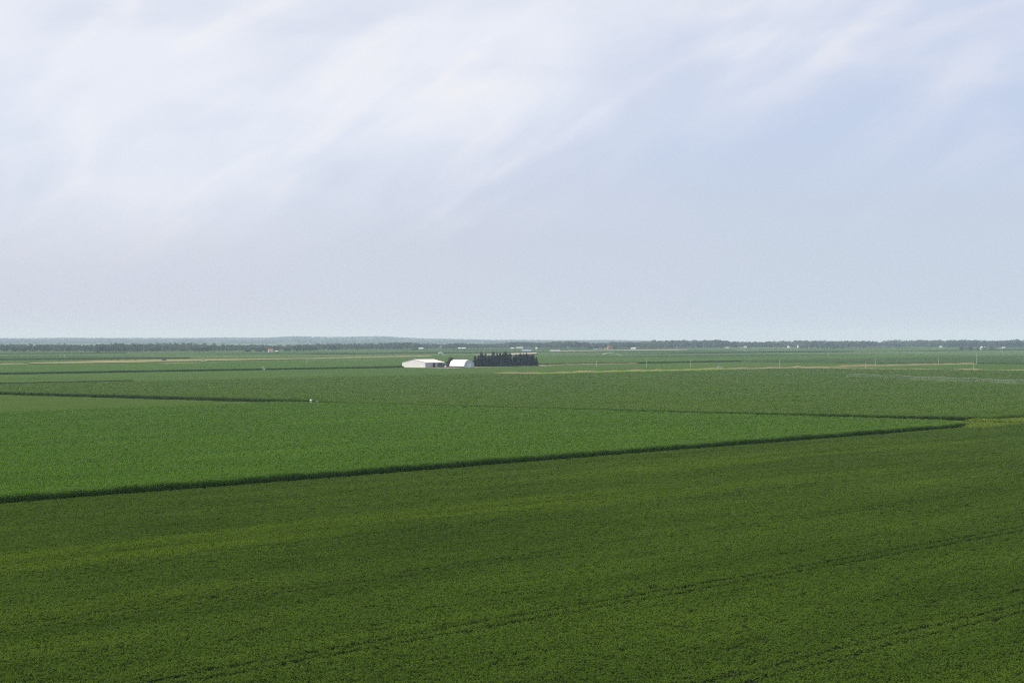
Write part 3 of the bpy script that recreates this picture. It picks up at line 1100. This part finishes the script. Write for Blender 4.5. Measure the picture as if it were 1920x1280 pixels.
# ------------------------------------------------------------------ the farm
RZ_UV = math.atan2(U[1], U[0])       # turns local x onto U and local y onto V
YARD = 0.25
shed = thing('machine_shed', 'large white steel machine shed with low gable roof and open bays', 'shed', at(1632.6, 1425, YARD), RZ_UV)
SW, SL, EV, RG = 34.0, 33.0, 5.4, 8.8         # across V, along U, eave, ridge
# gable wall towards the camera's left: vertical steel sheets
for k in range(17):
    y0, y1 = SW * k / 17, SW * (k + 1) / 17
    z = lambda y: EV + (RG - EV) * (1 - abs(y - SW / 2) / (SW / 2)) - 0.12
    MB().add([(0, y0 + .01, 0), (0, y1 - .01, 0), (0, y1 - .01, z(y1)), (0, y0 + .01, z(y0)), (.12, y0 + .01, 0), (.12, y1 - .01, 0), (.12, y1 - .01, z(y1)), (.12, y0 + .01, z(y0))],
             [(0, 3, 2, 1), (4, 5, 6, 7), (0, 1, 5, 4), (3, 7, 6, 2), (0, 4, 7, 3), (1, 2, 6, 5)]).build('wall_sheet', WHITE, shed)
MB().prism([(0, 0), (SL, 0), (SL, EV), (0, EV)], SW - .12, SW).build('back_wall', WHITE, shed)
MB().add([(SL - .1, 0, 0), (SL - .1, SW, 0), (SL - .1, SW, EV), (SL - .1, SW / 2, RG - .1), (SL - .1, 0, EV), (SL, 0, 0), (SL, SW, 0), (SL, SW, EV), (SL, SW / 2, RG - .1), (SL, 0, EV)],
         [(0, 1, 2, 3, 4), (9, 8, 7, 6, 5), (0, 5, 6, 1), (1, 6, 7, 2), (2, 7, 8, 3), (3, 8, 9, 4), (4, 9, 5, 0)]).build('end_wall', WHITE, shed)
MB().box(.2, SL - .2, .6, SW - .3, -.3, .03).build('floor', SHADE_IN, shed)
bays = [('door', 0.2, 4.2), ('door', 4.3, 8.4), ('door', 8.5, 12.6), ('open', 12.7, 16.8), ('door', 16.9, 20.9), ('open', 21, 25), ('open', 25.1, 29.0), ('door', 29.1, 32.8)]
for kind_, x0, x1 in bays:
    if kind_ == 'door':
        d = MB().box(x0, x1, 0.02, 0.12, 0.05, EV - 0.55).build('sliding_door', GREYWALL, shed)
        MB().box((x0 + x1) / 2 - .05, (x0 + x1) / 2 + .05, -0.02, 0.018, 0.1, EV - 0.6).build('batten', ROOFGREY, d)
for x in (0.1, 4.25, 8.45, 12.65, 16.85, 20.95, 25.05, 29.05, 32.9):
    MB().box(x - .1, x + .1, 0.14, 0.34, 0, EV - .02).build('post', GREYWALL, shed)
MB().box(0.1, SL - .1, 0.0, 0.13, EV - 0.53, EV - 0.02).build('header_beam', WHITE, shed)
for s in (0, 1):
    y0, y1 = (-0.5, SW / 2) if s == 0 else (SW + 0.5, SW / 2)
    sl = (RG - EV) / (SW / 2)
    ze = EV - 0.5 * sl
    roof = MB().add([(-.4, y0, ze), (SL + .4, y0, ze), (SL + .4, y1, RG), (-.4, y1, RG), (-.4, y0, ze + .12), (SL + .4, y0, ze + .12), (SL + .4, y1, RG + .12), (-.4, y1, RG + .12)],
                    [(0, 1, 2, 3), (7, 6, 5, 4), (0, 4, 5, 1), (1, 5, 6, 2), (2, 6, 7, 3), (3, 7, 4, 0)]).build('roof', CREAM, shed)
    if s == 0:
        for x in np.arange(0.5, SL, 2.9):
            MB().add([(x - .05, y0, ze + .12), (x + .05, y0, ze + .12), (x + .05, y1, RG + .12), (x - .05, y1, RG + .12), (x, y0, ze + .2), (x, y1, RG + .2)],
                     [(0, 4, 5, 3), (4, 1, 2, 5), (0, 1, 4), (3, 5, 2)]).build('roof_seam', CREAM, roof)
MB().box(-.42, SL + .42, SW / 2 - .35, SW / 2 + .35, RG + .05, RG + .22).build('ridge_cap', CREAM, shed)

barn = thing('hoop_barn', 'white fabric hoop barn with round arched end beside the conifers', 'barn', at(1645, 1379.7, YARD), RZ_UV)
BR, BL, BASE = 8.6, 21.0, 1.5        # half width along U, length along V, base wall
arc = [(BR + (BR - .05) * math.cos(math.pi * k / 36), BASE + 7.2 * math.sin(math.pi * k / 36)) for k in range(37)]
vs = [(x, y, z) for y in (0.0, BL) for x, z in arc]
MB().add(vs, [(k, k + 1, 38 + k, 37 + k) for k in range(36)]).build('fabric_cover', FABRIC, barn, True)
for j in range(8):
    y = 0.02 + (BL - .04) * j / 7
    rib = MB()
    for k in range(36):
        c = BR
        a, b = arc[k], arc[k + 1]
        grow = 1.012
        rib.tube((c + (a[0] - c) * grow, y, a[1] + .05), (c + (b[0] - c) * grow, y, b[1] + .05), 0.09, None, 5, False)
    rib.build('rib', FABRIC, barn)
ew = [(BR + (BR - .3) * math.cos(math.pi * k / 18), BASE + 6.95 * math.sin(math.pi * k / 18)) for k in range(19)]
MB().prism([(2 * BR - .3, 0.0)] + ew + [(.3, 0.0)], .25, .4).build('end_wall', ENDWALL, barn)
dr = MB().box(BR - 3, BR + 3, .1, .22, 0.05, 4.8).build('sliding_door', FABRIC, barn)
MB().box(BR - .06, BR + .06, .05, .098, 0.1, 4.7).build('batten', GREYWALL, dr)
MB().prism([(2 * BR - .3, 0.0)] + ew + [(.3, 0.0)], BL - .4, BL - .25).build('end_wall', ENDWALL, barn)
for x in (0.0, 2 * BR - .35):
    MB().box(x, x + .35, 0, BL, -.2, BASE + .02).build('base_wall', DARKWALL, barn)


def wheel(parent, x, y, r, wd, dark=TYRE, hub=GALV):
    t = MB().tube((x, y - wd / 2, r), (x, y + wd / 2, r), r, None, 14).build('wheel', dark, parent)
    MB().tube((x, y - wd / 2 - .02, r), (x, y + wd / 2 + .02, r), r * .5, None, 10).build('hub', hub, t)


def tractor(label, u, v, rz, body, s=1.0):
    t = thing('tractor', label, 'tractor', at(u, v, YARD), RZ_UV + rz, 'machines parked along the shed', s)
    MB().prism([(0.3, .8), (3.0, .9), (3.05, 1.65), (2.6, 1.8), (.3, 1.9)], -.42, .42).build('hood', body, t)
    MB().prism([(-1.2, .9), (.3, .9), (.3, 1.6), (-1.2, 1.6)], -.6, .6).build('chassis', body, t)
    c = MB().prism([(-1.1, 1.6), (.35, 1.6), (.15, 2.85), (-.95, 2.85)], -.7, .7).build('cab', GLASS, t)
    MB().box(-1.15, .4, -.8, .8, 2.85, 3.02).build('cab_roof', body, c)
    MB().tube((1.9, .3, 1.75), (1.9, .3, 2.8), .06).build('exhaust', TYRE, t)
    for y in (-.95, .95):
        wheel(t, -.6, y, .98, .5)
        wheel(t, 2.3, y * .88, .62, .36)


def truck(label, u, v, rz, body, s=1.0):
    t = thing('pickup_truck', label, 'truck', at(u, v, YARD), RZ_UV + rz, None, s)
    MB().prism([(-2.7, .5), (2.7, .5), (2.75, 1.05), (1.3, 1.15), (-2.7, 1.15)], -.92, .92).build('body', body, t)
    MB().prism([(-.5, 1.15), (1.3, 1.15), (.75, 1.85), (-.35, 1.85)], -.85, .85).build('cab', body, t)
    MB().prism([(-.42, 1.2), (1.18, 1.2), (.72, 1.76), (-.32, 1.76)], -.87, .87).build('side_window', GLASS, t)
    for y in (-.85, .85):
        wheel(t, -1.7, y, .4, .26)
        wheel(t, 1.75, y, .4, .26)


tractor('dark tractor parked before the shed doors, nearest its gable end', 1648.5, 1417.5, 0.2, MACH_G, 1.15)
tractor('dark red tractor parked before the open bays of the shed', 1655, 1418, 2.9, MACH_R, 1.25)
tractor('dark tractor parked at the right end of the shed', 1661.5, 1418.5, 0.4, MACH_G, 1.1)
# header trailer and grain wagon give the dark clutter along the bays
wg = thing('grain_wagon', 'dark hopper grain wagon standing between the tractors by the shed', 'wagon', at(1659, 1413.5, YARD), RZ_UV, 'machines parked along the shed')
MB().add([(-2.2, -1.3, 3.0), (2.2, -1.3, 3.0), (2.2, 1.3, 3.0), (-2.2, 1.3, 3.0), (-.8, -.6, 1.0), (.8, -.6, 1.0), (.8, .6, 1.0), (-.8, .6, 1.0)],
         [(0, 1, 5, 4), (1, 2, 6, 5), (2, 3, 7, 6), (3, 0, 4, 7), (4, 5, 6, 7)]).build('hopper', MACH_R, wg)
MB().box(-2, 2, -.7, .7, .7, .95).build('frame', TYRE, wg)
MB().tube((2, 0, .8), (4, 0, .6), .07).build('drawbar', TYRE, wg)
for x in (-1.5, 1.5):
    for y in (-1.0, 1.0):
        wheel(wg, x, y, .55, .3)
truck('white pickup truck parked among dark machines by the shed', 1652, 1412.5, 0.5, WHITE)
cam_t = thing('camper_trailer', 'small cream camper trailer between shed and hoop barn', 'trailer', at(1663, 1408, YARD), RZ_UV + 0.3)
MB().prism([(-3, .5), (3, .5), (3.2, 1.4), (2.8, 2.7), (-2.8, 2.75), (-3.1, 1.5)], -1.15, 1.15).build('shell', CREAM, cam_t)
for x in (-1.8, 1.5):
    MB().box(x - .5, x + .5, -1.19, -1.16, 1.5, 2.2).build('window', GLASS, cam_t)
MB().box(-.4, .3, -1.18, -1.152, .6, 2.4).build('door', ORANGE, cam_t)
MB().tube((3, 0, .6), (4.4, 0, .55), .06).build('drawbar', TYRE, cam_t)
for y in (-1, 1):
    wheel(cam_t, -.4, y, .36, .22)


# ------------------------------------------------------------------ far farmsteads
def house(name, label, cat, u, v, L, W, H_, roof_h, wall, roofm, rz=0.0, group=None, h0=0.0, doors=1, windows=2):
    t = thing(name, label, cat, at(u, v, h0 + 0.5), rz, group)
    MB().prism([(-W / 2, -1), (W / 2, -.5), (W / 2, H_), (0, H_ + roof_h - .08), (-W / 2, H_)], -L / 2, L / 2).build('wall', wall, t)
    t_r = MB()
    for s in (-1, 1):
        o = 0.35
        t_r.add([(s * (W / 2 + o), -L / 2 - o, H_ - o * roof_h / (W / 2)), (s * (W / 2 + o), L / 2 + o, H_ - o * roof_h / (W / 2)), (0, L / 2 + o, H_ + roof_h), (0, -L / 2 - o, H_ + roof_h),
                 (s * (W / 2 + o), -L / 2 - o, H_ + .15 - o * roof_h / (W / 2)), (s * (W / 2 + o), L / 2 + o, H_ + .15 - o * roof_h / (W / 2)), (0, L / 2 + o, H_ + roof_h + .15), (0, -L / 2 - o, H_ + roof_h + .15)],
                [(0, 1, 2, 3), (4, 7, 6, 5), (0, 4, 5, 1), (0, 3, 7, 4), (1, 5, 6, 2)])
    t_r.build('roof', roofm, t)
    for k in range(doors):
        MB().box(W / 2 + .01, W / 2 + .05, -L * .15 - .6 + k * 2.5, -L * .15 + .6 + k * 2.5, 0, 2.2).build('door', ROOFGREY, t)
    for k in range(windows):
        y = -L / 2 + L * (k + 1) / (windows + 1) + 1.2
        MB().box(W / 2 + .01, W / 2 + .04, y - .5, y + .5, 1.3, 2.4).build('window', GLASS, t)
    return t


FACE = -R(90)             # long side with its windows towards the viewer (local +x to -Y)


def h(name, label, cat, u, v, L, H_, roof_h, wall, roofm, W=8.0, rz=0.0, **kw):
    return house(name, label, cat, u, v, L, W, H_, roof_h, wall, roofm, FACE + rz, **kw)


h('farmhouse', 'white farmhouse with red brown roof between two far left groves', 'house', 3226, 3292, 10, 5.2, 3.0, WHITE, RUST, rz=0.3)
h('small_outbuilding', 'small white outbuilding right of the far left farmhouse', 'shed', 3238, 3284, 4, 3.0, 1.2, WHITE, WHITE, 4)
h('long_shed', 'white shed at the left end of the far row of sheds', 'shed', 4575, 4011, 14, 3.4, 1.6, WHITE, WHITE)
h('long_shed', 'long low pale shed in the middle of the far row of sheds', 'shed', 4869, 4221, 26, 3.2, 1.6, WHITE, ROOFGREY)
h('white_barn', 'tall white barn at the right end of the far row of sheds', 'barn', 4887, 4197, 9, 5.5, 3.0, WHITE, WHITE)
h('long_shed', 'left of two small white sheds above the hoop barn', 'shed', 4650, 3918, 9, 3.6, 1.6, WHITE, WHITE)
h('long_shed', 'right of two small white sheds above the hoop barn', 'shed', 4657, 3908, 11, 3.6, 1.6, WHITE, WHITE)
h('long_shed', 'left of two pale sheds above the right half of the conifers', 'shed', 4751, 3791, 10, 3.6, 1.6, WHITE, CREAM)
h('long_shed', 'right and longer of two pale sheds above the conifers', 'shed', 5047, 3998, 22, 3.6, 1.6, WHITE, CREAM)
h('white_barn', 'narrow white barn above the right end of the conifer row', 'barn', 4545, 3537, 5, 5.0, 2.2, WHITE, WHITE, 5)
h('long_shed', 'blue grey roofed shed at the left end of the livestock yard', 'shed', 3650, 2870, 22, 3.4, 2.4, BLUEGREY, BLUEGREY, 12)
h('long_shed', 'pale roofed shed right of the blue grey livestock shed', 'shed', 3716, 2836, 24, 3.0, 1.8, GREYWALL, GREYWALL, 12)
h('long_shed', 'pale long shed on the plain midway between conifers and tan farmhouse', 'shed', 5477, 4117, 20, 4.0, 2.0, WHITE, CREAM)
h('farmhouse', 'white farmhouse at the left end of the tan farmstead', 'house', 4911, 3590, 12, 4.2, 2.2, WHITE, ROOFGREY)
h('farmhouse', 'small white house second in the tan farmstead', 'house', 4920, 3579, 9, 3.8, 2.0, WHITE, BLUEGREY)
h('small_outbuilding', 'low outbuilding in the middle of the tan farmstead', 'shed', 4929, 3568, 7, 2.6, 1.2, CREAM, RUST)
h('farmhouse', 'large tan farmhouse with red brown roof before blue grey trees', 'house', 4938, 3556, 18, 6.2, 3.0, ORANGE, RUST, 9)
h('long_shed', 'white shed on the plain right of the tan farmstead', 'shed', 4983, 3500, 14, 3.6, 1.6, WHITE, WHITE)
h('long_shed', 'leftmost of three far white sheds before the low woods', 'shed', 6077, 4124, 15, 3.8, 1.6, WHITE, WHITE)
h('small_outbuilding', 'middle small one of three far white sheds before the woods', 'shed', 6088, 4112, 7, 3.6, 1.4, WHITE, WHITE, 6)
h('long_shed', 'rightmost of three far white sheds before the low woods', 'shed', 6105, 4089, 9, 3.8, 1.6, WHITE, WHITE)
h('small_outbuilding', 'tiny white hut at the left end of the right woods', 'shed', 6149, 4035, 5, 4.0, 1.5, WHITE, CREAM, 5)
h('long_shed', 'low pale shed on the plain left of the irrigated far field', 'shed', 5818, 3690, 13, 2.4, 1.0, CREAM, CREAM)
h('long_shed', 'white shed before the right woods left of the silos', 'shed', 6262, 3892, 11, 3.8, 1.6, WHITE, WHITE)
h('long_shed', 'small white shed on the left of the far silos', 'shed', 5951, 3523, 7, 4.0, 1.6, WHITE, WHITE)
h('long_shed', 'white shed on the plain left of the right grove', 'shed', 6715, 3325, 11, 4.2, 1.8, WHITE, WHITE)
h('white_barn', 'white roofed barn rising behind the right grove', 'barn', 5190, 2440, 12, 7.5, 3.0, WHITE, WHITE, 9)
h('small_outbuilding', 'low grey shed right of the right grove', 'shed', 5688, 2617, 8, 2.6, 1.2, GREYWALL, ROOFGREY)
h('farmhouse', 'pale two storey house at the far right edge of the plain', 'house', 6032, 2763, 9, 5.4, 2.4, CREAM, ROOFGREY)


def silo(label, u, v, r, hgt):
    t = thing('grain_silo', label, 'silo', at(u, v), 0, 'white silos on the far plain')
    MB().tube((0, 0, -.5), (0, 0, hgt), r, None, 20).build('bin', WHITE, t, False)
    MB().tube((0, 0, hgt + .01), (0, 0, hgt + r * .55), r * 1.04, .25, 20).build('cone_roof', GALV, t)
    MB().tube((0, 0, hgt + r * .5), (0, 0, hgt + r * .55 + .5), .3, None, 8).build('vent_cap', GALV, t)


silo('left of the two far white silos beside the dark windbreak', 6300, 3730, 3.0, 7.5)
silo('right and taller of the two far white silos beside the windbreak', 6270, 3672, 3.6, 8.5)


# ------------------------------------------------------------------ poles
def pole(label, u, v, hgt, arms=True, r=0.22):
    t = thing('utility_pole', label, 'pole', at(u, v, 0.0), RZ_UV + R(90), 'utility poles along the farm roads')
    MB().tube((0, 0, -.5), (0, 0, hgt), r, r * .7, 8).build('pole', WOODPOLE, t)
    if arms:
        a = MB().box(-.07, .07, -1.25, 1.25, hgt - .75, hgt - .58).build('crossarm', WOODPOLE, t)
        for y in (-1.1, -.4, .4, 1.1):
            MB().tube((0, y, hgt - .58), (0, y, hgt - .38), .06, .04, 6).build('insulator', GALV, a)


pole('utility pole first right of the conifer windbreak', 1825, 1333, 6.5)
pole('stout utility pole before the thin dark corn edge right of the farm', 1825, 1264, 9.3, r=.24)
pole('utility pole standing where the dry bank turns pale green', 1856, 1225, 8.2)
pole('tall utility pole at the corner of the dry banks', 1800, 1076, 10.0)
pole('short pole on the near dry bank left of a taller pole', 1818, 985, 7.0)
pole('utility pole on the far dry bank, middle of the right side', 2028, 1086, 9.6)
pole('thin utility pole before the dark corn edge far right', 2240, 1112, 8.2)
pole('tallest thick utility pole where the far dry bank ends at right', 2316, 1097, 13.8, r=.30)
pole('short pole on the near dry bank far right', 1815, 863, 7.4)
pole('pale utility pole in the fields left of the white shed', 1683, 1656, 8.5, r=.2)
pole('left of a close pair of poles in the far left field', 2061, 2590, 8.0)
pole('right of a close pair of poles in the far left field', 2064, 2583, 7.0)
pole('faint utility pole beyond the dark corn edge on the right', 2885, 1632, 9.8)
pole('faint far pole at the right edge of the plain', 3695, 1695, 9.0)
pole('faint pole right of the lone dark bush', 2721, 1837, 7.0)

# ------------------------------------------------------------------ small things in the fields
pump = thing('pump_station', 'white irrigation pump house frame standing at the corn field corner', 'pump', at(693, 679, 0.0), RZ_UV + 0.5, None, 0.62)
MB().box(-1.5, 1.5, -1.2, 1.2, -.1, .15).build('concrete_pad', GRAVEL, pump)
for x in (-.85, .85):
    for y in (-.7, .7):
        MB().box(x - .12, x + .12, y - .12, y + .12, .15, 2.9).build('post', WHITE, pump)
MB().box(-1.0, 1.0, -.85, .85, 1.35, 1.75).build('engine_cover', WHITE, pump)
MB().prism([(-1.1, 2.9), (1.1, 2.9), (0, 3.5)], -.95, .95).build('roof', WHITE, pump)
MB().tube((0, 0, .15), (0, 0, 1.35), .22).build('riser_pipe', GALV, pump)
tank = thing('fuel_tank', 'small white fuel tank right of the pump house frame', 'tank', at(695.4, 677.2, 0.0), RZ_UV, None, 0.66)
MB().tube((0, -.9, 1.7), (0, .9, 1.7), .62, None, 14).build('tank_shell', WHITE, tank)
for y in (-.6, .6):
    MB().box(-.5, .5, y - .06, y + .06, 0, 1.1).build('leg', GALV, tank)
pad = poly_sheet('bare_pad', [(686, 672), (700, 672.5), (700, 686.5), (687, 686)], GRAVEL, 0.03)


def irrigation(label, cu, cv, ang, spans, span_len, head=True):
    """centre pivot: spans of pipe on wheeled towers"""
    t = thing('centre_pivot', label, 'irrigation', at(cu, cv, 0.0), RZ_UV + ang)
    PH = 4.2
    if head:
        hd = MB()
        for a in range(4):
            x, y = 1.6 * math.cos(a * 1.571 + .785), 1.6 * math.sin(a * 1.571 + .785)
            hd.tube((x, y, 0), (x * .15, y * .15, PH), .09)
        hd.build('pivot_frame', GALV_P, t)
        MB().tube((0, 0, 0), (0, 0, PH + .4), .14).build('riser', GALV_P, t)
    for s in range(spans):
        x0, x1 = s * span_len, (s + 1) * span_len
        sp_ = MB()
        for k in range(8):
            a, b = k / 8, (k + 1) / 8
            bow = lambda q: PH + 0.7 * math.sin(math.pi * q)
            sp_.tube((x0 + span_len * a, 0, bow(a)), (x0 + span_len * b, 0, bow(b)), .11, None, 6, False)
        so = sp_.build('span_pipe', GALV_P, t)
        tr_ = MB()
        for k in range(1, 8):
            q = k / 8
            x = x0 + span_len * q
            zz = PH + 0.7 * math.sin(math.pi * q)
            for sd in (-1, 1):
                tr_.tube((x, 0, zz), (x, sd * .9, zz - 1.0), .03, None, 4, False)
                if k < 7:
                    q2 = (k + 1) / 8
                    tr_.tube((x, sd * .9, zz - 1.0), (x0 + span_len * q2, sd * .9, PH + 0.7 * math.sin(math.pi * q2) - 1.0), .025, None, 4, False)
        tr_.build('truss_rods', GALV_P, so)
        dp = MB()
        for k in range(1, 18):
            q = k / 18
            dp.tube((x0 + span_len * q, 0, PH + 0.7 * math.sin(math.pi * q)), (x0 + span_len * q, 0, 2.9), .02, None, 3, False)
        dp.build('drop_hoses', TYRE, so)
        tw = MB()
        for sd in (-1, 1):
            tw.tube((x1, 0, PH), (x1, sd * 1.9, .7), .07)
        tw.tube((x1, -1.9, .7), (x1, 1.9, .7), .08)
        two = tw.build('tower', GALV_P, t)
        for sd in (-1, 1):
            MB().tube((x1 - .15, sd * 1.7, .62), (x1 + .15, sd * 1.7, .62), .62, None, 12).build('wheel', TYRE, two)
    return t


PIV = (1352.0, 748.0)
PANG = math.atan2(-205, -136)
irrigation('long centre pivot spraying water across the right corn field', PIV[0], PIV[1], PANG, 6, 54.0)

m, t = new_mat('water_spray')
d = t.n('ShaderNodeBsdfDiffuse')
d.inputs['Color'].default_value = (0.82, 0.85, 0.86, 1)
tr = t.n('ShaderNodeBsdfTransparent')
mx = t.n('ShaderNodeMixShader')
oi = t.n('ShaderNodeNewGeometry')
t.put(mx.inputs[0], t.math('ADD', 0.04, t.math('MULTIPLY', t.smooth(t.noise(oi.outputs['Position'], 0.07, 3, 0.6), 0.35, 0.75), 0.42)))
t.l(tr.outputs[0], mx.inputs[1])
t.l(d.outputs[0], mx.inputs[2])
out(t, mx.outputs[0])
SPRAY = m


def drops(name, label, P, size):
    """drifting water drops as short falling streaks"""
    P = np.asarray(P, float)
    n_ = len(P)
    a = rng.uniform(0, 6.28, n_)
    sd = np.stack([np.cos(a), np.sin(a), np.zeros(n_)], -1) * (size * rng.uniform(.6, 1.4, n_))[:, None]
    up = np.stack([rng.normal(0, .15, n_), rng.normal(0, .15, n_), np.ones(n_)], -1) * (size * 2.2)
    vs = np.stack([P - sd, P - up, P + sd, P + up], 1).reshape(-1, 3)
    fs = np.arange(n_ * 4).reshape(-1, 4)
    return tag(obj(name, np_mesh(name, vs, fs, SPRAY)), label, 'water spray', kind='stuff')


ns = 22000
q = rng.random(ns) * 324
clump = np.sin(q * 0.9) * np.sin(q * 0.23 + 1) + 0.6 * np.sin(q * 0.057 + 0.6)
okk = (clump + rng.normal(0, .55, ns) > -0.25) & (rng.random(ns) < 0.25 + 0.75 * q / 324)
q = q[okk]
off = rng.normal(0, 2.6, len(q)) + 1.5
zz = 1.9 + rng.random(len(q)) ** 1.1 * 2.5
cu = PIV[0] + q * math.cos(PANG) - off * math.sin(PANG)
cv = PIV[1] + q * math.sin(PANG) + off * math.cos(PANG)
drops('water_spray', 'long pale band of irrigation spray across the right corn field', pts3(cu, cv) + np.stack([0 * q, 0 * q, zz], -1), 0.075)


def plume(label, u, v, wdt, hgt, tilt, n_, size):
    s = rng.random(n_)
    x0, y0 = uv(u, v)
    z = hgt * (4 * (s * .8 + .2) * (1 - (s * .8 + .2))) * rng.uniform(.72, 1.0, n_) + 2.0
    x = x0 + tilt * wdt * (s - .35) + rng.normal(0, wdt * .03, n_)
    y = y0 + rng.normal(0, 3, n_)
    return drops('water_spray', label, np.stack([x, y, gz(x, y) + z], -1), size)


plume('pale arc of irrigation spray in the far field right of the conifers', 2790, 2010, 34, 6.0, 1, 2600, 0.16)
plume('small white arc of irrigation spray above the gap beside the shed', 2670, 2295, 10, 6.5, 1, 1300, 0.16)
plume('faint arc of irrigation spray on the far right plain', 4076, 2544, 18, 5.5, 1, 700, 0.16)


def car(label, u, v, rz, mat, h0, s=1.0, cat='car', name='parked_car'):
    t = thing(name, label, cat, at(u, v, h0), rz, None, s)
    MB().prism([(-2.2, .35), (2.2, .35), (2.25, .8), (1.2, .95), (-2.2, .95)], -.88, .88).build('body', mat, t)
    MB().prism([(-1.7, .95), (1.1, .95), (.5, 1.5), (-1.2, 1.5)], -.78, .78).build('cabin', GLASS, t)
    MB().prism([(-1.25, 1.5), (.55, 1.5), (.5, 1.56), (-1.2, 1.56)], -.76, .76).build('roof', mat, t)
    for y in (-.8, .8):
        wheel(t, -1.35, y, .34, .22)
        wheel(t, 1.4, y, .34, .22)


car('white car on the tan track below the ripe wheat', 1747, 1905, 0.2, WHITE, 2.3, 1.4)
car('dark truck standing on the ripe wheat strip', 1862, 2112, RZ_UV, MACH_G, 1.05, 1.6, 'truck', 'farm_truck')
car('white van parked on the dry bank right of the farm', 1796, 1148, 0.1, WHITE, 0.4, 1.2, 'van', 'parked_van')
irr2 = thing('pivot_head', 'small white pivot head at the dark corn edge left of the farm', 'irrigation', at(1397, 1436, .1), RZ_UV, None, 0.75)
for a in range(4):
    MB().tube((1.5 * math.cos(a * 1.571), 1.5 * math.sin(a * 1.571), 0), (0, 0, 5.6), .12).build('leg', WHITE, irr2)
MB().box(-.6, .6, -2.9, -2.1, .8, 2.2).build('control_box', WHITE, irr2)

# ------------------------------------------------------------------ haze
m = bpy.data.materials.new('haze_air')
m.use_nodes = True
t = NT(m.node_tree)
pv = t.n('ShaderNodeVolumePrincipled')
pv.inputs['Color'].default_value = (0.60, 0.77, 1.0, 1)
pv.inputs['Absorption Color'].default_value = (0.48, 0.48, 0.48, 1)
pv.inputs['Density'].default_value = 4.8e-5
pv.inputs['Anisotropy'].default_value = 0.0
o = t.n('ShaderNodeOutputMaterial')
t.l(pv.outputs[0], o.inputs['Volume'])
hb = MB().box(-27500, 27500, -27500, 27500, -70, 130)
tag(hb.build('haze', m), kind='stuff')
